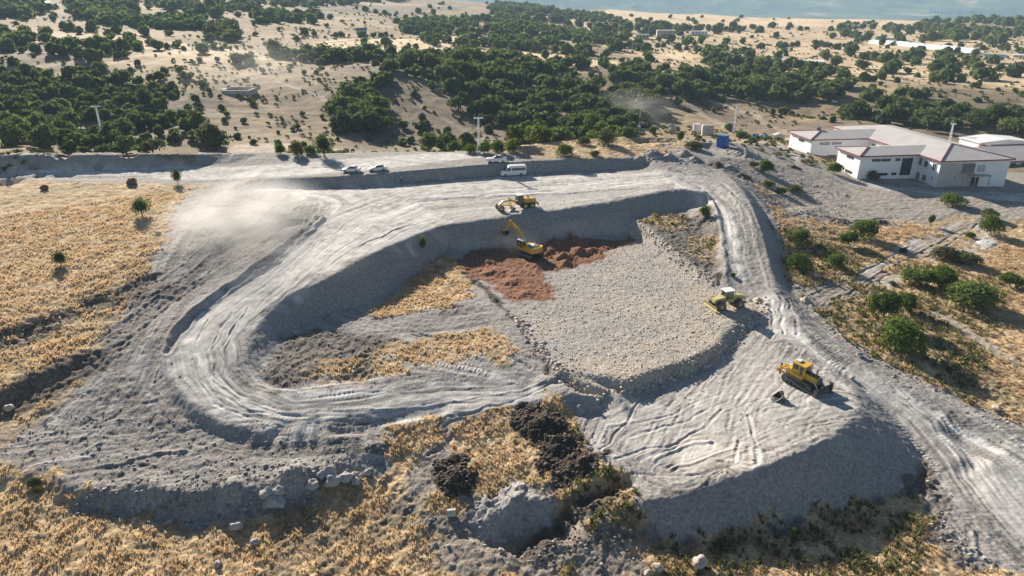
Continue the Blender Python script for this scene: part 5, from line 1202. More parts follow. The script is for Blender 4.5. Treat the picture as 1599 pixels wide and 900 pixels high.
for k, (px, lb) in enumerate(((1179, 'left blue barrel tank standing by the gravel yard'), (1195, 'right blue barrel tank standing by the gravel yard'))):
    p = at(px, 217); e = empty('barrel_tank', p, 0, lb, 'tank'); m = MB(); m.cyl((-1.2 if k == 0 else -.5, 0, .95), (1.2 if k == 0 else .6, 0, .95), .85, n=16); m.build('barrel', MT['teal'], e); m = MB(); m.box((0, 0, .1), (1.4, 1.2, .3)); m.build('cradle', MT['iron'], e)
p = at(1188, 217); m = MB(); m.box((0, 0, .7), (1.2, 1.3, 1.6), bev=.1); o = m.build('crate', MT['rubble']); o.location = p; tag(o, 'beige crate between the two blue barrel tanks', 'crate')
for k, (px, py, w_, h_, mt, lb) in enumerate(((996, 203, 2.0, 1.6, 'bare', 'pale concrete block at the left of the debris pile'), (1003, 200, 3.0, 2.2, 'greyband', 'dark machine-like block in the middle of the debris pile'), (1012, 200, 2.4, 2.0, 'mud', 'dark brown block right of the middle in the debris pile'), (1022, 201, 3.4, 1.2, 'bare', 'flat pale slab at the right end of the debris pile'), (989, 205, 1.2, 1.2, 'plaster', 'small white block at the far left of the debris pile'), (1049, 207, 2.6, 3.4, 'concrete', 'pale upright concrete panel between the debris pile and the tank'))):
    m = MB(); m.ball((0, 0, h_*.4), (w_*.5, w_*.4, h_*.6), 2, .35, k); m.box((w_*.1, 0, h_*.5), (w_*.7, w_*.5, h_*.8), rz=.5*k, ry=.1*k); o = m.build('debris_block', MT[mt]); p = at(px, py); o.location = p; tag(o, lb, 'debris')
p = at(1215, 219); m = MB(); m.box((0, 0, .9), (3.6, 2.4, 2.2), rz=.4); m.prism([(-2, 1.95), (2, 1.95), (0, 2.6)], -1.2, 1.2); o = m.build('site_hut', MT['concrete']); o.location = p; tag(o, 'grey site hut by the gravel yard left of the school', 'hut')

# ---------------------------------------------------------------- vehicles (local frame: +x forward, z up, origin on the ground)
def heading(a, b):
    p, q = W(*a), W(*b); return math.atan2(q[1]-p[1], q[0]-p[0]), ((p[0]+q[0])/2, (p[1]+q[1])/2), math.dist(p, q)
def wheel(e, x, y, r, w_, n=16, rim='alloy', name='wheel', lug=False):
    m = MB(); m.cyl((x, y-w_/2, r), (x, y+w_/2, r), r, n=n)
    if lug:
        for k in range(18):
            a = k*2*pi/18; m.box((x+r*cos(a), y, r+r*sin(a)), (.08, w_*.95, .09), ry=-a)
    wh = m.build(name, MT['black'], e, True)
    m = MB(); m.cyl((x, y-w_/2-.015, r), (x, y+w_/2+.015, r), r*.55, n=n); m.cyl((x, y-w_/2-.04, r), (x, y+w_/2+.04, r), r*.2, n=8); m.build('rim', MT[rim], wh, True); return wh
def loft(m, secs):
    """closed body from cross sections: list of rings of equal length"""
    rings = [[m.b.verts.new(p) for p in s] for s in secs]; n = len(rings[0])
    for a, b in zip(rings[:-1], rings[1:]):
        for i in range(n): m.b.faces.new((a[i], a[(i+1) % n], b[(i+1) % n], b[i]))
    m.b.faces.new(rings[0][::-1]); m.b.faces.new(rings[-1])
def sec(x, hw, z0, z1, hw2=None, r=.12):
    h2 = hw if hw2 is None else hw2
    return [(x, -hw, z0), (x, hw, z0), (x, hw, z0+(z1-z0)*.55), (x, h2, z1-r*.4), (x, h2-r, z1), (x, -h2+r, z1), (x, -h2, z1-r*.4), (x, -hw, z0+(z1-z0)*.55)]
def car(loc, rz, label, name='sedan', kind='sedan'):
    e = empty(name, loc, rz, label, 'car' if kind != 'van' else 'van')
    body = MB(); gl = MB()
    if kind == 'sedan':
        L, r = 4.5, .31
        loft(body, [sec(-2.25, .74, .38, .78), sec(-2.15, .84, .24, .93), sec(-1.4, .88, .22, .97, .84), sec(-.9, .88, .22, .96, .84), sec(.7, .88, .22, .92, .84), sec(1.5, .87, .22, .84, .80), sec(2.1, .82, .24, .70, .72), sec(2.25, .7, .34, .60)])
        loft(gl, [sec(-1.55, .72, .90, .95, .66), sec(-.95, .80, .90, 1.38, .60), sec(.05, .80, .90, 1.42, .60), sec(1.05, .76, .88, .93, .68)])
        rf = [sec(-1.0, .60, 1.36, 1.42, .58, .05), sec(.10, .60, 1.40, 1.46, .58, .05)]; wb = (-1.3, 1.35)
        pil = [((-1.5, .95), (-.95, 1.38)), ((1.02, .92), (.1, 1.42)), ((-.35, .92), (-.38, 1.42))]
    elif kind == 'pickup':
        L, r = 5.3, .39
        loft(body, [sec(-2.6, .86, .45, 1.10), sec(-2.5, .90, .38, 1.15), sec(-.95, .92, .38, 1.15, .9), sec(-.9, .92, .38, 1.12, .88), sec(1.0, .92, .36, 1.10, .88), sec(2.2, .90, .38, 1.02, .82), sec(2.6, .80, .44, .86)])
        loft(gl, [sec(-1.0, .80, 1.08, 1.66, .66), sec(.1, .80, 1.08, 1.68, .66), sec(.95, .78, 1.06, 1.12, .70)])
        rf = [sec(-1.05, .66, 1.64, 1.72, .62, .05), sec(.15, .66, 1.66, 1.74, .62, .05)]; wb = (-1.6, 1.65)
        pil = [((-1.0, 1.1), (-1.0, 1.66)), ((.93, 1.1), (.15, 1.68)), ((-.1, 1.1), (-.12, 1.68))]
    else:
        L, r = 6.4, .38
        loft(body, [sec(-3.2, .92, .42, 2.52, .84), sec(-3.1, 1.0, .34, 2.62, .88), sec(.9, 1.0, .34, 2.66, .88), sec(1.35, 1.0, .34, 2.50, .84), sec(2.25, .98, .34, 1.42, .86), sec(3.0, .92, .36, 1.12, .80), sec(3.2, .80, .42, .86)])
        loft(gl, [sec(-2.95, 1.0, 1.45, 2.12, .975, .02), sec(.45, 1.0, 1.45, 2.12, .975, .02)])
        g2 = MB(); 
        gl.poly([(1.47, -.80, 2.36), (1.47, .80, 2.36), (2.34, .82, 1.46), (2.34, -.82, 1.46)])
        for s in (-1, 1): gl.poly([(.75, s*1.02, 1.42), (2.0, s*1.01, 1.42), (1.45, s*.955, 2.14), (.75, s*.97, 2.14)])
        rf = None; wb = (-1.9, 2.1); pil = []
        for v in gl.b.verts:
            if abs(v.co.y) > .9: v.co.y *= 1.012
    b = body.build('body', MT['whitecar'], e, True); gl.build('windows', MT['glass'], e)
    if rf: m = MB(); loft(m, rf); m.build('roof', MT['whitecar'], e, True)
    if pil:
        m = MB()
        for (xa, za), (xb, zb) in pil:
            for s in (-1, 1): m.bar((xa, s*.78, za), (xb, s*.63, zb), .07, .07)
        m.build('pillar', MT['whitecar'], e)
    hw = 1.0 if kind == 'van' else .88
    for x in wb:
        for s in (-1, 1): wheel(e, x, s*(hw-.10), r, .24)
    m0 = L/2
    zl = {'sedan': .62, 'pickup': .86, 'van': .92}[kind]
    for s in (-1, 1):
        m = MB(); m.box((m0-.10, s*(hw-.26), zl), (.16, .30, .15)); m.build('headlight', MT['steel'], e)
        m = MB(); m.box((-m0+.02, s*(hw-.2), zl+.15), (.1, .18, .28)); m.build('tail_light', MT['redpaint'], e)
        m = MB(); m.box(({'sedan': .8, 'pickup': .85, 'van': 1.95}[kind], s*(hw+.08), {'sedan': .98, 'pickup': 1.2, 'van': 1.5}[kind]), (.12, .2, .16)); m.build('mirror', MT['black'], e)
    if kind == 'pickup':
        m = MB(); m.box((-1.8, 0, 1.17), (1.45, 1.5, .06)); m.box((-1.05, 0, 1.45), (.06, 1.4, .55)); m.bar((-1.1, -.7, 1.7), (-1.9, -.75, 1.2), .07, .07); m.bar((-1.1, .7, 1.7), (-1.9, .75, 1.2), .07, .07); m.build('bed', MT['black'], e)
    return e
def place(px, py): q = W(px, py); return (q[0], q[1], zsurf(*q)-.02)
h, c, d = heading((563, 268), (535, 268.6)); car(place(549, 268.5), h, 'white sedan on the left of the two cars parked on the terrace')
h, c, d = heading((602, 264.5), (576, 266.5)); car(place(590, 266), h, 'white sedan on the right of the two cars parked on the terrace')
h, c, d = heading((790, 252), (760, 253)); car(place(775, 253), h, 'white pickup with a black open bed at the terrace edge', 'pickup_truck', 'pickup')
h, c, d = heading((823, 272), (780, 275)); car(place(801, 274), h, 'white high roofed minibus with dark windows beside the cut bank', 'minibus', 'van')

def track(e, y, L, hgt, w_, shoes=34, name='track'):
    r = hgt/2; m = MB(); prof = []
    for a in np.linspace(-pi/2, pi/2, 8): prof.append((L/2-r+r*cos(a), r+r*sin(a)))
    for a in np.linspace(pi/2, 3*pi/2, 8): prof.append((-L/2+r+r*cos(a), r+r*sin(a)))
    inner = [(x*(1-.12/L*2), r+(z-r)*.80) for x, z in prof]
    n = len(prof); ring = []
    for (a, b), yy in ((( 'o', prof), y-w_/2), (('o', prof), y+w_/2), (('i', inner), y+w_/2), (('i', inner), y-w_/2)): ring.append([m.b.verts.new((p[0], yy, p[1])) for p in b])
    for i in range(n):
        for a, b in ((0, 1), (1, 2), (2, 3), (3, 0)): m.b.faces.new((ring[a][i], ring[a][(i+1) % n], ring[b][(i+1) % n], ring[b][i]))
    per = 2*(L-2*r)+2*pi*r
    for k in range(shoes):
        s = per*k/shoes
        if s < L-2*r: x, z, a = -L/2+r+s, 0, 0
        elif s < L-2*r+pi*r: q = (s-(L-2*r))/r-pi/2; x, z, a = L/2-r+r*cos(q), r+r*sin(q), -q-pi/2
        elif s < 2*(L-2*r)+pi*r: x, z, a = L/2-r-(s-(L-2*r)-pi*r), 2*r, 0
        else: q = (s-2*(L-2*r)-pi*r)/r+pi/2; x, z, a = -L/2+r+r*cos(q), r+r*sin(q), -q-pi/2
        m.box((x, y, z), (.07, w_, .10), ry=a)
    t_ = m.build(name, MT['iron'], e)
    m = MB()
    for k in range(6):
        x = -L/2+r+(L-2*r)*k/5; m.cyl((x, y-w_*.42, r*.55 if 0 < k < 5 else r), (x, y+w_*.42, r*.55 if 0 < k < 5 else r), r*.36 if 0 < k < 5 else r*.72, n=12)
    m.box((0, y, r*.98), (L*.66, w_*.55, r*.7)); m.build('track_frame', MT['greyband'], t_); return t_
# bulldozer
h, c, d = heading((1224, 596), (1279, 620))
pc = W(1251, 600); bx_ = empty('bulldozer', (pc[0], pc[1], zsurf(*pc)+.02), h, 'yellow bulldozer with enclosed cab and rear ripper standing on the fill mound', 'bulldozer', None, (0, radians(2)))
DZ = bx_
for s in (-1, 1): track(DZ, s*1.06, 4.5, 1.15, .58)
m = MB(); m.box((.2, 0, .95), (3.6, 1.5, .8), bev=.05); m.build('hull', MT['iron'], DZ)
m = MB(); m.prism([(.55, 1.2), (2.35, 1.2), (2.35, 1.95), (2.1, 2.12), (.55, 2.2)], -.55, .55); m.build('engine_hood', MT['yellow'], DZ)
m = MB(); m.box((1.35, 0, 2.19), (1.5, .7, .08)); m.cyl((1.7, .25, 2.1), (1.7, .25, 3.1), .07, n=8); m.cyl((1.25, -.25, 2.1), (1.25, -.25, 2.65), .12, n=10); m.build('exhaust', MT['iron'], DZ)
m = MB(); m.box((2.40, 0, 1.6), (.12, 1.0, .8)); [m.box((2.48, 0, 1.28+k*.13), (.05, .95, .05)) for k in range(6)]; m.build('radiator_grille', MT['greyband'], DZ)
m = MB(); m.box((-.45, 0, 1.5), (2.0, 1.9, .5), bev=.06); m.box((-1.5, 0, 1.55), (1.0, 1.7, .95), bev=.08); m.box((-.4, .82, 1.42), (1.9, .35, .5), bev=.05); m.box((-.4, -.82, 1.42), (1.9, .35, .5), bev=.05); m.build('body', MT['yellow'], DZ)
cabm = MB(); loft(cabm, [[(-1.25, -.78, 1.7), (.55, -.78, 1.7), (.55, .78, 1.7), (-1.25, .78, 1.7)], [(-1.2, -.72, 3.05), (.38, -.72, 3.05), (.38, .72, 3.05), (-1.2, .72, 3.05)]]); cb = cabm.build('cab', MT['yellow'], DZ)
for s in (-1, 1):
    for x, w_ in ((-.78, .62), (.02, .55)):
        m = MB(); m.box((x, s*.755, 2.62), (w_, .06, .62), rx=s*.045); m.build('window', MT['glass'], cb)
    m = MB(); m.box((.06, s*.785, 2.02), (.4, .05, .4)); m.build('window', MT['glass'], cb)
m = MB(); m.box((.47, 0, 2.5), (.06, 1.2, .8), ry=-.12); m.box((-1.23, 0, 2.5), (.06, 1.2, .8)); m.build('windscreen', MT['glass'], cb)
m = MB(); m.box((-.4, 0, 3.12), (2.05, 1.75, .16), bev=.05); [m.bar((x, s*.8, 1.7), (x*.97, s*.78, 3.1), .12, .12) for x in (-1.28, .56) for s in (-1, 1)]; m.build('roof', MT['yellow'], DZ)
m = MB(); m.box((-.95, 0, 3.28), (.75, .9, .2), bev=.06); m.build('cooling_unit', MT['white'], DZ)
bl = MB(); prof = [(2.95+.28*(1-math.sin(t_*pi))+.1*t_, .05+1.35*t_) for t_ in np.linspace(0, 1, 8)]; prof2 = [(x-.09, z) for x, z in prof][::-1]
bl.prism(prof+prof2, -1.85, 1.85); [bl.box((3.1, s*1.86, .72), (.5, .06, 1.3)) for s in (-1, 1)]; bld = bl.build('blade', MT['iron'], DZ)
m = MB(); m.box((3.28, 0, .1), (.1, 3.7, .2)); m.build('cutting_edge', MT['steel'], bld)
for s in (-1, 1):
    m = MB(); m.bar((-.3, s*1.5, .55), (3.0, s*1.5, .35), .2, .26); m.build('push_arm', MT['iron'], DZ)
    m = MB(); m.cyl((2.0, s*.7, 1.75), (2.95, s*.8, .75), .075, n=8); m.cyl((2.0, s*.7, 1.75), (2.5, s*.76, 1.22), .11, n=8); m.build('lift_cylinder', MT['steel'], DZ)
rp = MB(); rp.box((-3.25, 0, 1.05), (.4, 1.9, .42), bev=.05)
for s in (-1, 1): rp.bar((-1.9, s*.6, 1.55), (-3.2, s*.6, 1.45), .16, .2); rp.bar((-1.9, s*.6, .8), (-3.2, s*.6, .9), .18, .22); rp.bar((-2.0, s*.35, 1.75), (-3.1, s*.4, 1.2), .12, .12); rp.box((-2.0, s*.6, 1.2), (.35, .16, 1.0))
rpo = rp.build('ripper_frame', MT['yellow'], DZ)
m = MB(); m.bar((-3.3, 0, 1.7), (-3.42, 0, .15), .3, .13); m.bar((-3.42, 0, .2), (-3.2, 0, .02), .18, .1); m.build('ripper_shank', MT['iron'], rpo)
# attachment lying on the mound
p = place(1214, 624); e = empty('spare_bucket', p, h+.9, 'dark bucket lying open on the mound in front of the bulldozer', 'bucket')
m = MB(); pr = [(-.55, .05), (.5, 0), (.75, .25), (.7, .7), (.35, .95)]; pr2 = [(x*.9-.02, z*.9+.07) for x, z in pr][::-1]; m.prism(pr+pr2, -.75, .75); m.prism(pr, -.80, -.75); m.prism(pr, .75, .80); m.build('shell', MT['iron'], e)
m = MB(); [m.bar((-.5, -.65+k*.32, .06), (-.85, -.65+k*.32, .02), .1, .06) for k in range(5)]; m.build('teeth', MT['steel'], e); m = MB(); [m.box((.45, s*.2, 1.05), (.35, .06, .35)) for s in (-1, 1)]; m.build('lug', MT['iron'], e)
# excavator
h, c, d = heading((836, 405), (814, 390.5)); pc = W(826, 399)
EX = empty('excavator', (pc[0], pc[1], zsurf(*pc)+.05), h+.2, 'yellow excavator with raised boom working on the red soil in the pit', 'excavator')
for s in (-1, 1): track(EX, s*1.25, 4.5, .95, .6)
m = MB(); m.box((0, 0, .75), (2.2, 2.0, .5), bev=.05); m.cyl((0, 0, .9), (0, 0, 1.15), .75, n=20); m.build('undercarriage', MT['iron'], EX)
m = MB(); m.box((-.15, 0, 1.3), (4.1, 2.7, .32), bev=.04); m.box((-.9, -.95, 1.8), (2.6, .75, .75), bev=.06); m.box((.9, -.95, 1.65), (1.1, .7, .5), bev=.05); m.box((-1.0, .95, 1.8), (2.2, .75, .75), bev=.06); m.build('house', MT['yellow'], EX)
cwp = [(-2.15, -1.38), (-2.55, -1.0), (-2.65, 0), (-2.55, 1.0), (-2.15, 1.38), (-1.7, 1.38), (-1.7, -1.38)]
m = MB(); m.prism(cwp, 1.2, 2.3, 'z'); m.build('counterweight', MT['yellow'], EX)
m = MB(); m.box((-1.4, .1, 2.3), (1.5, 1.7, .32), bev=.08); m.build('engine_cover', MT['greyband'], EX); m = MB(); m.box((-1.0, .35, 2.52), (1.3, .9, .12), bev=.04, rz=.2); m.build('walkway_plate', MT['white'], EX)
m = MB(); m.cyl((-1.2, -.6, 2.3), (-1.2, -.6, 2.9), .07, n=8); m.build('exhaust', MT['iron'], EX)
cm = MB(); loft(cm, [[(.25, .45, 1.45), (2.0, .45, 1.45), (2.0, 1.35, 1.45), (.25, 1.35, 1.45)], [(.25, .45, 2.3), (2.05, .45, 2.3), (2.05, 1.35, 2.3), (.25, 1.35, 2.3)], [(.3, .5, 3.02), (1.7, .5, 3.02), (1.7, 1.3, 3.02), (.3, 1.3, 3.02)]]); cbn = cm.build('cab', MT['glass'], EX)
m = MB(); m.box((1.0, .9, 3.08), (1.6, .95, .12), bev=.04); m.build('roof', MT['white'], cbn)
m = MB(); [m.bar(a, b, .09, .09) for a, b in (((.27, .47, 1.45), (.3, .5, 3.0)), ((.27, 1.34, 1.45), (.3, 1.3, 3.0)), ((2.03, .47, 2.2), (1.7, .5, 3.0)), ((2.03, 1.34, 2.2), (1.7, 1.3, 3.0)), ((1.1, 1.36, 1.45), (1.05, 1.31, 3.0)), ((.25, 1.36, 2.25), (2.05, 1.36, 2.25)))]; m.box((1.1, .9, 1.55), (1.85, 1.0, .35)); m.build('cab_frame', MT['yellow'], cbn)
bp = [(1.25, 1.5), (1.75, 1.45), (2.35, 3.4), (3.2, 4.75), (5.55, 5.85), (5.45, 6.15), (2.85, 5.35), (1.85, 3.7)]
m = MB(); m.prism(bp, -.24, .24); bo = m.build('boom', MT['yellow'], EX)
for s in (-1, 1): m = MB(); m.cyl((1.85, s*.36, 1.5), (2.75, s*.34, 4.2), .085, n=8); m.cyl((1.85, s*.36, 1.5), (2.35, s*.36, 2.9), .12, n=8); m.build('boom_cylinder', MT['steel'], bo)
m = MB(); m.cyl((3.0, 0, 5.5), (5.2, 0, 6.65), .09, n=8); m.cyl((3.0, 0, 5.5), (4.3, 0, 6.2), .13, n=8); m.build('stick_cylinder', MT['yellow'], bo)
m = MB(); m.prism([(5.15, 6.75), (5.65, 6.55), (6.75, 3.6), (6.5, 3.5), (5.2, 5.7)], -.18, .18); st = m.build('stick', MT['yellow'], EX)
m = MB(); m.cyl((5.6, 0, 6.4), (6.55, 0, 4.5), .08, n=8); m.bar((6.6, 0, 4.5), (6.95, 0, 3.7), .2, .12); m.build('bucket_cylinder', MT['steel'], st)
bk = [(6.6, 3.75), (7.15, 3.55), (7.2, 3.0), (6.85, 2.6), (6.25, 2.65), (6.35, 2.75), (6.8, 2.8), (7.02, 3.1), (6.9, 3.4), (6.55, 3.5)]
m = MB(); m.prism(bk, -.5, .5); m.prism([(6.6, 3.75), (7.15, 3.55), (7.2, 3.0), (6.85, 2.6), (6.25, 2.65)], -.54, -.5); m.prism([(6.6, 3.75), (7.15, 3.55), (7.2, 3.0), (6.85, 2.6), (6.25, 2.65)], .5, .54); [m.bar((6.3, -.4+k*.2, 2.7), (6.0, -.4+k*.2, 2.62), .09, .06) for k in range(5)]; m.build('bucket', MT['iron'], EX)
EX.scale = (1.08, 1.08, 1.0)
for o_ in [q for q in bpy.data.objects if q.parent in (EX, bo, st) and q.name.split('.')[0] in ('boom', 'stick', 'bucket', 'boom_cylinder', 'stick_cylinder', 'bucket_cylinder')]:
    for v in o_.data.vertices:
        if v.co.z > 1.5: v.co.z = 1.5+(v.co.z-1.5)*.82
# motor grader
h, c, d = heading((832, 322), (776, 329)); pc = W(806, 326)
GR = empty('motor_grader', (pc[0], pc[1], zsurf(*pc)), h, 'yellow motor grader with six wheels levelling the haul road above the pit', 'grader')
for x in (-3.3, -1.75):
    for s in (-1, 1): wheel(GR, x, s*1.0, .68, .42, rim='hub', lug=True)
for s in (-1, 1):
    w_ = wheel(GR, 3.7, s*1.0, .66, .40, rim='hub', lug=True)
m = MB(); m.bar((3.7, -1.0, .66), (3.7, 1.0, .66), .2, .2); m.bar((3.7, 0, .7), (3.7, 0, 1.3), .3, .25); m.build('front_axle', MT['iron'], GR)
m = MB(); m.prism([(-1.0, 1.0), (-.6, 1.5), (1.2, 2.25), (3.0, 2.05), (4.0, 1.35), (4.1, 1.05), (3.6, 1.1), (2.8, 1.75), (1.3, 1.92), (-.3, 1.15), (-.9, .7)], -.17, .17); m.build('main_frame', MT['yellow'], GR)
m = MB(); m.box((-2.6, 0, 1.0), (3.4, 1.0, .5)); m.box((-2.5, .65, .7), (2.2, .25, .3)); m.box((-2.5, -.65, .7), (2.2, .25, .3)); m.build('rear_frame', MT['iron'], GR)
m = MB(); m.prism([(-4.2, 1.2), (-1.55, 1.2), (-1.55, 2.25), (-3.9, 2.05), (-4.25, 1.8)], -.62, .62); m.build('engine_hood', MT['yellow'], GR)
m = MB(); m.box((-4.3, 0, 1.55), (.14, 1.0, .8)); m.build('radiator_grille', MT['iron'], GR)
m = MB(); m.cyl((-2.5, .3, 2.1), (-2.5, .3, 3.0), .06, n=8); m.cyl((-2.9, -.2, 2.1), (-2.9, -.2, 2.5), .12, n=8); m.build('exhaust', MT['iron'], GR)
m = MB(); m.box((-.75, 0, 2.0), (1.35, 1.35, 1.9), taper=(.92, .92)); gc = m.build('cab', MT['glass'], GR)
m = MB(); m.box((-.75, 0, 3.02), (1.6, 1.55, .14), bev=.04); m.build('roof', MT['white'], gc)
m = MB(); [m.bar((-.75+sx*.69, sy*.69, 1.05), (-.75+sx*.63, sy*.63, 2.98), .08, .08) for sx in (-1, 1) for sy in (-1, 1)]; m.box((-.75, 0, 1.15), (1.45, 1.45, .35)); m.build('cab_frame', MT['black'], gc)
m = MB(); m.cyl((1.1, 0, .85), (1.1, 0, 1.0), .75, n=24); m.bar((1.1, .35, .95), (3.5, .05, 1.1), .16, .16); m.bar((1.1, -.35, .95), (3.5, -.05, 1.1), .16, .16); m.build('circle', MT['yellow'], GR)
m = MB(); pf = [(-.12+.22*(1-math.sin(t_*pi)), .05+.6*t_) for t_ in np.linspace(0, 1, 7)]; m.prism(pf+[(x-.05, z) for x, z in pf][::-1], -1.85, 1.85)
bmesh.ops.transform(m.b, matrix=Matrix.Translation((1.1, 0, .05)) @ Matrix.Rotation(-.5, 4, 'Z'), verts=m.b.verts); m.build('moldboard', MT['steel'], GR)
for s in (-1, 1): m = MB(); m.cyl((1.7, s*.35, 2.7), (1.3, s*.6, 1.0), .07, n=8); m.cyl((1.7, s*.35, 2.75), (1.5, s*.48, 1.9), .1, n=8); m.build('lift_cylinder', MT['yellow_old'], GR)
m = MB(); m.box((-4.75, 0, 1.0), (.25, 1.8, .25)); m.bar((-4.3, .4, .9), (-4.75, .4, 1.0), .12, .12); m.bar((-4.3, -.4, .9), (-4.75, -.4, 1.0), .12, .12); [m.bar((-4.8, -.7+k*.35, 1.1), (-4.95, -.7+k*.35, .45), .08, .08) for k in range(5)]; m.build('ripper', MT['mud'], GR)
# soil compactor
h, c, d = heading((1150, 474), (1117, 481)); pc = W(1134, 479)
RC = empty('soil_compactor', (pc[0], pc[1], zsurf(*pc)), h-.12, 'faded yellow green soil compactor with white roofed cab and front blade on the rubble pad', 'compactor')
def drum(x, y, r, w_):
    m = MB(); m.cyl((x, y-w_/2, r), (x, y+w_/2, r), r, n=22)
    for row in range(4):
        for k in range(12):
            a = 2*pi*(k+.5*(row % 2))/12; m.box((x+(r+.06)*cos(a), y-w_/2+w_*(row+.5)/4, r+(r+.06)*sin(a)), (.16, .13, .15), ry=-a)
    wd = m.build('pad_drum', MT['iron'], RC); m = MB(); m.cyl((x, y-w_/2-.03, r), (x, y+w_/2+.03, r), r*.42, n=12); m.build('hub', MT['yellow_old'], wd)
for x in (1.75, -1.7):
    for s in (-1, 1): drum(x, s*1.05, .72, .75)
m = MB(); m.box((1.5, 0, 1.2), (2.0, 1.15, .7), bev=.08); m.prism([(.7, 1.4), (2.7, 1.25), (2.6, 1.75), (.7, 2.0)], -.55, .55); m.build('front_body', MT['yellow_old'], RC)
m = MB(); m.box((-1.4, 0, 1.15), (2.6, 1.15, .6), bev=.08); m.prism([(-3.1, 1.3), (-.6, 1.3), (-.6, 2.25), (-2.2, 2.05), (-3.1, 1.7)], -.62, .62); m.build('engine_hood', MT['yellow_old'], RC)
m = MB(); m.box((-3.15, 0, 1.4), (.12, 1.0, .75)); m.build('radiator_grille', MT['greyband'], RC)
m = MB(); m.box((.05, 0, 2.25), (1.45, 1.35, 1.45), taper=(.92, .92)); rc = m.build('cab', MT['glass'], RC)
m = MB(); [m.bar((.05+sx*.75, sy*.7, 1.3), (.05+sx*.67, sy*.64, 2.98), .1, .1) for sx in (-1, 1) for sy in (-1, 1)]; m.box((.05, 0, 1.4), (1.6, 1.45, .4)); m.bar((.05, -.71, 1.5), (.05, -.65, 2.98), .09, .09); m.bar((.05, .71, 1.5), (.05, .65, 2.98), .09, .09); m.build('cab_frame', MT['yellow_old'], rc)
m = MB(); m.box((.05, 0, 3.04), (1.9, 1.75, .14), bev=.05); m.build('roof', MT['white'], rc)
m = MB(); pf = [(3.0+.16*(1-math.sin(t_*pi)), .15+.8*t_) for t_ in np.linspace(0, 1, 6)]; m.prism(pf+[(x-.07, z) for x, z in pf][::-1], -1.8, 1.8); rb = m.build('blade', MT['yellow_old'], RC)
for s in (-1, 1): m = MB(); m.bar((1.9, s*.5, .8), (3.0, s*.7, .5), .14, .16); m.build('push_arm', MT['iron'], rb)
m = MB(); m.cyl((-1.2, .35, 2.1), (-1.2, .35, 2.8), .06, n=8); m.build('exhaust', MT['iron'], RC)
# ---------------------------------------------------------------- people
def person(px, py, rz, label, shirt='shirt', trousers='cloth'):
    p = place(px, py); e = empty('person', p, rz, label, 'person')
    def skin(name, pts, edges, mat, lv=1):
        me = bpy.data.meshes.new(name); me.from_pydata([q[0] for q in pts], edges, []); o = link(name, me, e); me.materials.append(MT[mat])
        md = o.modifiers.new('skin', 'SKIN'); md.use_smooth_shade = True
        for v, q in zip(me.skin_vertices[0].data, pts): v.radius = q[1] if isinstance(q[1], tuple) else (q[1], q[1])
        me.skin_vertices[0].data[0].use_root = True
        sb = o.modifiers.new('sub', 'SUBSURF'); sb.levels = lv; sb.render_levels = lv; return o
    B = [((0, 0, .93), (.13, .16)), ((0, 0, 1.15), (.12, .15)), ((0, 0, 1.38), (.11, .17)), ((.01, 0, 1.50), .055), ((.02, 0, 1.58), .075), ((.02, 0, 1.70), .085),
         ((0, .19, 1.41), .055), ((.0, .25, 1.14), .045), ((.08, .24, .90), .034), ((.1, .24, .80), .035), ((0, -.19, 1.41), .055), ((.02, -.25, 1.14), .045), ((.12, -.22, .92), .034), ((.15, -.21, .83), .035),
         ((0, .09, .86), .09), ((.02, .11, .48), .065), ((-.02, .12, .09), .045), ((.13, .13, .05), .04), ((0, -.09, .86), .09), ((.06, -.11, .48), .065), ((.02, -.12, .09), .045), ((.17, -.13, .05), .04)]
    skin('body', B, [(0, 1), (1, 2), (2, 3), (3, 4), (4, 5), (2, 6), (6, 7), (7, 8), (8, 9), (2, 10), (10, 11), (11, 12), (12, 13), (0, 14), (14, 15), (15, 16), (16, 17), (0, 18), (18, 19), (19, 20), (20, 21)], 'skin', 2)
    S = [((0, 0, .95), (.145, .175)), ((0, 0, 1.15), (.135, .165)), ((0, 0, 1.39), (.125, .185)), ((0, .19, 1.41), .07), ((.0, .245, 1.2), .058), ((0, -.19, 1.41), .07), ((.01, -.245, 1.2), .058)]
    skin('shirt', S, [(0, 1), (1, 2), (2, 3), (3, 4), (2, 5), (5, 6)], shirt)
    T = [((0, 0, .95), (.14, .17)), ((0, .09, .84), .105), ((.02, .11, .48), .08), ((-.02, .12, .12), .065), ((0, -.09, .84), .105), ((.06, -.11, .48), .08), ((.02, -.12, .12), .065)]
    skin('trousers', T, [(0, 1), (1, 2), (2, 3), (0, 4), (4, 5), (5, 6)], trousers)
    m = MB(); m.ball((.0, 0, 1.72), (.10, .09, .09), 2); m.build('hair', MT['hair'], e, True); return e
person(627, 285, -.8, 'person in a pale shirt and dark trousers standing on the haul road')
person(893, 246, -1.4, 'person in dark blue clothes standing below the shrubs of the golden hill', 'cloth', 'cloth')

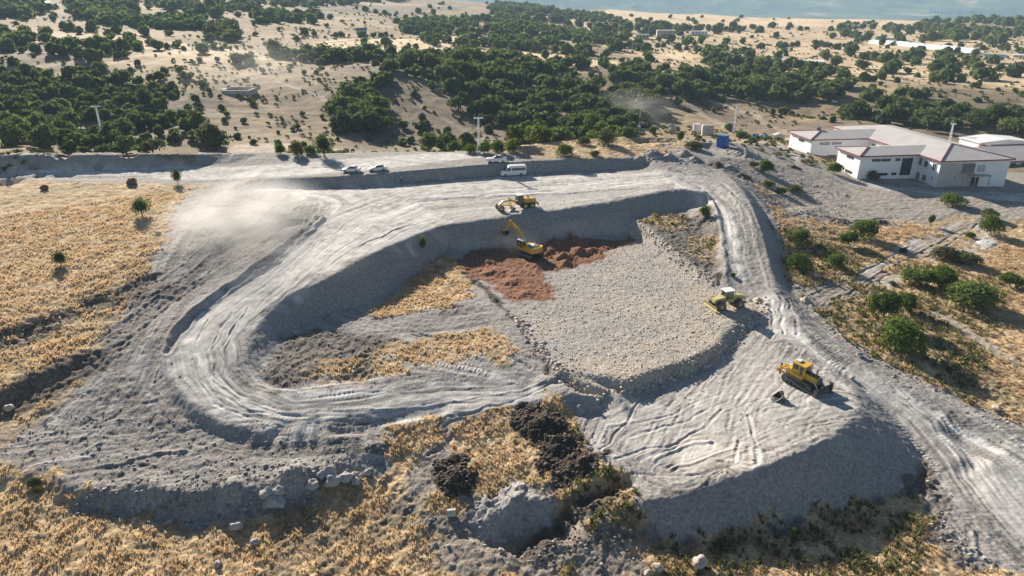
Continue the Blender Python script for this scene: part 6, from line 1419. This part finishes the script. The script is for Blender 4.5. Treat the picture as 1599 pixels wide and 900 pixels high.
# ---------------------------------------------------------------- boulders
BL = [(488,762,15,'stone','round grey boulder at the left of the boulder row'),(503,745,12,'stone','grey boulder behind the two round ones of the row'),(519,756,18,'stone','largest round grey boulder of the row, front middle'),(515,742,16,'stone','broad grey boulder at the back of the row'),(541,750,17,'stone','round grey boulder with a long shadow, right of the largest'),
 (554,745,11,'rubble','small pale boulder near the right end of the row'),(556,756,12,'stone','dark boulder at the right end of the row'),(575,740,9,'stone','small stone lying right of the boulder row'),(433,790,22,'stone','flat pale boulder at the foot of the grey heap'),(418,775,18,'stone','grey boulder half buried left of the grey heap'),(436,773,15,'stone','dark boulder half buried in the left flank of the heap'),(416,792,10,'stone','small stone left of the flat pale boulder'),
 (370,826,15,'stone','dark boulder alone in the foreground straw at the left'),(1092,884,19,'rubble','pale round boulder casting a shadow in the bottom straw'),(1028,892,13,'rubble','middle sized pale stone in the bottom straw'),(1012,899,10,'rubble','small pale stone at the bottom edge of the straw'),(783,862,8,'rubble','small white stone beside the foreground trench'),(398,850,10,'stone','flat dark stone in the left foreground straw'),(340,882,9,'stone','small dark stone near the bottom left'),
 (207,288,12,'mud','low dark boulder at the top of the golden field'),(70,297,9,'mud','low dark boulder near the left road in the golden field'),(46,511,10,'mud','dark lump standing in for a hole in the upper furrow of the golden field'),(91,512,7,'rubble','pale flat stone in the upper furrow of the golden field'),(247,367,6,'mud','small dark stone below the conical tree'),(1342,556,9,'rubble','pale stone at the shoulder of the right road'),(1330,592,7,'rubble','small pink stone behind the bulldozer blade'),  # the dark lump in the upper furrow is added in place of a hole
 (1449,756,5,'rubble','tiny white stone in the shade below the mound'),(1436,777,5,'rubble','tiny white stone at the edge of the mound shade'),(15,640,11,'rubble','pale stone at the left end of the lower furrow'),(1555,640,9,'rubble','pale stone at the right edge of the road')]
for k, (px, py, dp, mt, lb) in enumerate(BL):
    q, ppm, c = size_at(px, py); r = dp/1.7/ppm; m = MB(); m.ball((0, 0, r*.45), (r*(1+.1*random.random()), r, r*.85), 3, .28, k); o = m.build('boulder', MT[mt], None, True); o.location = (q[0], q[1], zsurf(*q)+r*.15); tag(o, lb, 'rock')
q = place(705, 806); m = MB(); m.cyl((-.45, 0, .4), (.45, .1, .42), .42, n=18); o = m.build('concrete_drum', MT['concrete'], None, True); o.location = q; tag(o, 'short concrete cylinder lying in the foreground grass', 'pipe')
# ---------------------------------------------------------------- rubble, clods, straw
def rock_templates(n, seed):
    r = np.random.default_rng(seed); out = []
    b = bmesh.new(); bmesh.ops.create_icosphere(b, subdivisions=1, radius=1); V = np.array([list(v.co) for v in b.verts]); F = np.array([[v.index for v in f.verts] for f in b.faces]); b.free()
    for i in range(n):
        v = V*(1+(r.random((len(V), 1))-.5)*.6)*np.array([1, .7+.4*r.random(), .55+.3*r.random()]); out.append(v)
    return out, F
RT, RF = rock_templates(12, 3)
def scatter_rocks(name, pts, label, mat):
    """pts: x, y, radius"""
    n = len(pts); VV = np.zeros((n, len(RT[0]), 3), np.float32)
    for i, (x, y, r) in enumerate(pts):
        a = random.random()*6.28; ca, sa = cos(a), sin(a); v = RT[i % 12]
        VV[i, :, 0] = (v[:, 0]*ca-v[:, 1]*sa)*r+x; VV[i, :, 1] = (v[:, 0]*sa+v[:, 1]*ca)*r+y; VV[i, :, 2] = v[:, 2]*r+zsurf(x, y)+r*.15
    F = (RF[None]+np.arange(n)[:, None, None]*len(RT[0])).reshape(-1, 3)
    me = bpy.data.meshes.new(name); me.vertices.add(n*len(RT[0])); me.vertices.foreach_set('co', VV.reshape(-1))
    me.loops.add(len(F)*3); me.loops.foreach_set('vertex_index', F.reshape(-1).astype(np.int32)); me.polygons.add(len(F)); me.polygons.foreach_set('loop_start', np.arange(0, len(F)*3, 3, dtype=np.int32)); me.update(calc_edges=True)
    me.materials.append(mat); return tag(link(name, me), label, 'rubble', kind='stuff')
def along(line, n, off, r0, r1):
    wl = Wl(line); L = [math.dist(a, b) for a, b in zip(wl[:-1], wl[1:])]; out = []
    for _ in range(n):
        s = random.random()*sum(L); k = 0
        while s > L[k] and k < len(L)-1: s -= L[k]; k += 1
        t_ = s/L[k]; a, b = wl[k], wl[k+1]; nx_, ny_ = -(b[1]-a[1])/L[k], (b[0]-a[0])/L[k]; o = random.gauss(0, off)
        out.append((a[0]+(b[0]-a[0])*t_+nx_*o, a[1]+(b[1]-a[1])*t_+ny_*o, r0+(r1-r0)*random.random()**2.5))
    return out
def rockmat(name, cols, sc=.9):
    m, t = M_(name); g = nd(t, 'ShaderNodeNewGeometry'); v = nd(t, 'ShaderNodeTexVoronoi'); v.inputs['Scale'].default_value = sc*2; lk(t, g.outputs['Position'], v.inputs['Vector'])
    c_ = ramp(t, v.outputs['Color'], *[((i+.5)/len(cols), c) for i, c in enumerate(cols)]); b = nd(t, 'ShaderNodeBsdfPrincipled'); b.inputs['Roughness'].default_value = .9
    lk(t, c_, b.inputs['Base Color']); o = nd(t, 'ShaderNodeOutputMaterial'); lk(t, b.outputs[0], o.inputs[0]); return m
MT['lime'] = rockmat('pale_rubble', [(.28,.25,.22), (.46,.38,.30), (.60,.52,.43), (.42,.40,.38)]); MT['greyrock'] = rockmat('grey_clods', [(.14,.13,.125), (.25,.235,.225), (.38,.36,.34)])
MT['darkrock'] = rockmat('dark_clods', [(.035,.027,.02), (.085,.065,.048), (.16,.13,.10)]); MT['redrock'] = rockmat('red_clods', [(.10,.045,.03), (.24,.11,.07), (.36,.19,.13)])
R1 = along([(800,492),(845,546),(895,610)], 260, .5, .10, .42)+along([(895,610),(930,622),(1030,594),(1085,576),(1135,550),(1160,512),(1190,492)], 700, .55, .08, .36)+along([(984,350),(1010,366),(1048,398),(1085,425),(1120,444)], 330, .5, .08, .32)+along([(1175,468),(1190,480),(1186,500)], 60, .8, .1, .4)
padw = Wl(PAD)
x0, x1 = min(q[0] for q in padw), max(q[0] for q in padw); y0, y1 = min(q[1] for q in padw), max(q[1] for q in padw)
n = 0
while n < 5200:
    x, y = random.uniform(x0, x1), random.uniform(y0, y1)
    if pinside(x, y, padw) and covat(5, x, y) < .2: R1.append((x, y, .03+.15*random.random()**3)); n += 1
scatter_rocks('rubble', R1, 'pale limestone rubble edging and covering the foundation pad', MT['lime'])
def region(poly, n, r0, r1, ch=None, thr=.4):
    wl = Wl(poly); a0, a1 = min(q[0] for q in wl), max(q[0] for q in wl); b0, b1 = min(q[1] for q in wl), max(q[1] for q in wl); o = []; tr = 0
    while len(o) < n and tr < n*12:
        tr += 1; x, y = random.uniform(a0, a1), random.uniform(b0, b1)
        if pinside(x, y, wl) and (ch is None or covat(ch, x, y) > thr): o.append((x, y, r0+(r1-r0)*random.random()**4))
    return o
G_ = region([(-60,640),(250,640),(600,700),(600,770),(400,810),(130,800),(-60,740)], 1500, .03, .22, 1)+region([(130,765),(600,705),(600,760),(430,800),(140,800)], 500, .08, .3)+region(SITE, 1600, .03, .16, 1)+region([(1130,246),(1330,300),(1330,370),(1215,350),(1170,290)], 500, .06, .4)+region([(620,760),(1010,838),(980,890),(640,890)], 500, .04, .25)
G_ += along([(1200,300),(1225,400),(1262,478),(1320,530),(1400,580),(1500,622),(1620,665)], 500, .7, .05, .28)+region([(1010,236),(1100,236),(1090,262),(990,262)], 160, .1, .5)+along([(1460,800),(1500,860),(1560,890)], 160, .8, .05, .25)+region([(990,337),(1105,328),(1127,440)], 350, .05, .22, 3, .3)
G_ += along([(120,790),(240,800),(345,810),(430,795),(500,780)], 220, .6, .08, .34)
scatter_rocks('stones', G_, 'grey stones and clods strewn over the spoil and road edges', MT['greyrock'])
D_ = region([(670,710),(750,710),(745,780),(670,780)], 500, .06, .28, 6, .5)+region([(790,630),(945,630),(945,770),(800,770)], 1200, .06, .30, 6, .5)+region([(400,500),(600,500),(590,600),(400,605)], 500, .05, .22, 3)+region([(800,850),(990,760),(1000,800),(850,890)], 350, .05, .3)+region([(-60,560),(150,540),(250,430),(200,430),(0,500),(-60,640)], 500, .05, .28, 3, .35)+region([(700,400),(880,590),(840,590),(700,440)], 500, .05, .25, 6, .4)
scatter_rocks('earth_clods', D_, 'black and dark brown earth clods of the heaps and furrows', MT['darkrock'])
scatter_rocks('red_clods', region(REDP, 500, .04, .22, 5, .5), 'rust red clods on the spread red soil in the pit', MT['redrock'])
# straw tufts
NB = 9; tf = []
for k in range(10):
    r = np.random.default_rng(50+k); a = r.random(NB)*2*pi; ln = .16+.26*r.random(NB); tl = .25+.5*r.random(NB); w_ = .035+.05*r.random(NB)
    b = np.stack([np.cos(a)*.08*r.random(NB), np.sin(a)*.08*r.random(NB), np.full(NB, -.04)], -1); tip = b+np.stack([np.cos(a)*ln*tl, np.sin(a)*ln*tl, ln], -1); sdv = np.stack([-np.sin(a)*w_, np.cos(a)*w_, np.zeros(NB)], -1)
    tf.append(np.stack([b-sdv, b+sdv, tip+sdv*.35, tip-sdv*.35], 1))
def tufts(name, want, rmax, label, mat, chs, szf, amin=-50, amax=50, seed=1):
    r = np.random.default_rng(seed); out = []; cnt = 0
    while cnt < want:
        a = np.radians(amin+(amax-amin)*r.random(4000)); d = np.sqrt(40**2+(rmax**2-40**2)*r.random(4000))
        x, y = d*np.sin(a), d*np.cos(a); ii = np.round((a-AZ0)/(AZ1-AZ0)*(NA-1)).astype(int); jj = np.searchsorted(rr, d)
        wv = sum(cov[c_, jj, ii] for c_ in chs); ns = fbm(x/2.2, y/2.2, 3, 88)
        ok = (wv*(1.1+ns*1.6) > .35+.6*r.random(4000)); x, y, ns, ii, jj = x[ok], y[ok], ns[ok], ii[ok], jj[ok]; zz = VZ[jj, ii]
        for k in range(len(x)):
            s = szf*(.6+.7*r.random()+.7*max(0, ns[k])); q = tf[k % 10]*s; an = r.random()*6.28; ca, sa = cos(an), sin(an); v = np.empty_like(q)
            v[..., 0] = q[..., 0]*ca-q[..., 1]*sa+x[k]; v[..., 1] = q[..., 0]*sa+q[..., 1]*ca+y[k]; v[..., 2] = q[..., 2]+zz[k]; out.append(v)
        cnt += len(x)
    tag(link(name, quadmesh(name, np.concatenate(out), mat)), label, 'grass', kind='stuff')
tufts('dry_grass', 52000, 175, 'golden dry grass tufts over the fields around the site', MT['straw'], [0], .68)
tufts('green_weeds', 2600, 150, 'low green weeds and thistles among the dry grass', MT['leaf_pale'], [7, 0], 1.3, 5, 38, seed=4)

# ---------------------------------------------------------------- air: dust over the works, haze over the country
def vol(name, dens, col=(1, 1, 1), aniso=.3, cloud=False, seed=0.):
    m, t = M_(name); v = nd(t, 'ShaderNodeVolumePrincipled'); v.inputs['Color'].default_value = (*col, 1); v.inputs['Anisotropy'].default_value = aniso
    if cloud:
        tc = nd(t, 'ShaderNodeTexCoord'); o_ = tc.outputs['Object']; ln = nd(t, 'ShaderNodeVectorMath', operation='LENGTH'); lk(t, o_, ln.inputs[0])
        mp = nd(t, 'ShaderNodeMapping'); mp.inputs['Location'].default_value = (seed, seed*.7, 0); lk(t, o_, mp.inputs[0])
        f = mth(t, 'MULTIPLY', mth(t, 'POWER', mth(t, 'MAXIMUM', mth(t, 'SUBTRACT', 1.0, ln.outputs['Value']), 0.), 1.3), mth(t, 'MAXIMUM', mth(t, 'MULTIPLY_ADD', noise(t, mp.outputs[0], 2.2, 4, .6, .6), 4.0, -1.45), 0.))
        lk(t, mth(t, 'MULTIPLY', f, dens), v.inputs['Density'])
    else: v.inputs['Density'].default_value = dens
    o = nd(t, 'ShaderNodeOutputMaterial'); lk(t, v.outputs[0], o.inputs['Volume']); return m
def dust(px, py, dims, dens, label, up=2., seed=0.):
    q = W(px, py); m = MB(); m.ball((0, 0, 0), (1, 1, 1), 3); o = m.build('dust_cloud', vol('dust', dens, (.97, .95, .92), .2, True, seed)); o.scale = dims; o.location = (q[0], q[1], zsurf(*q)+up); tag(o, label, 'dust', kind='stuff')
dust(385, 352, (19, 22, 7), .17, 'pale dust drifting over the grey slope left of the haul road', 2.5, 1.3)
dust(455, 415, (16, 14, 4), .04, 'thin dust over the bend of the haul road', 1.5, 4.4)
dust(985, 188, (24, 26, 9), .02, 'thin dust rising behind the golden hill', 5, 7.1)
dust(400, 140, (40, 40, 18), .006, 'faint dust over the bare hillside', 10, 9.)
dust(808, 392, (7, 5, 2.5), .05, 'thin dust around the excavator', 1.5, 3.)
hz = MB(); hz.box((0, 5200, -70), (22000, 11000, 360)); hz_o = hz.build('haze', vol('haze', HAZE_D, (.42, .60, .78), .0)); tag(hz_o, 'pale blue summer haze lying over the whole valley', 'haze', kind='stuff')
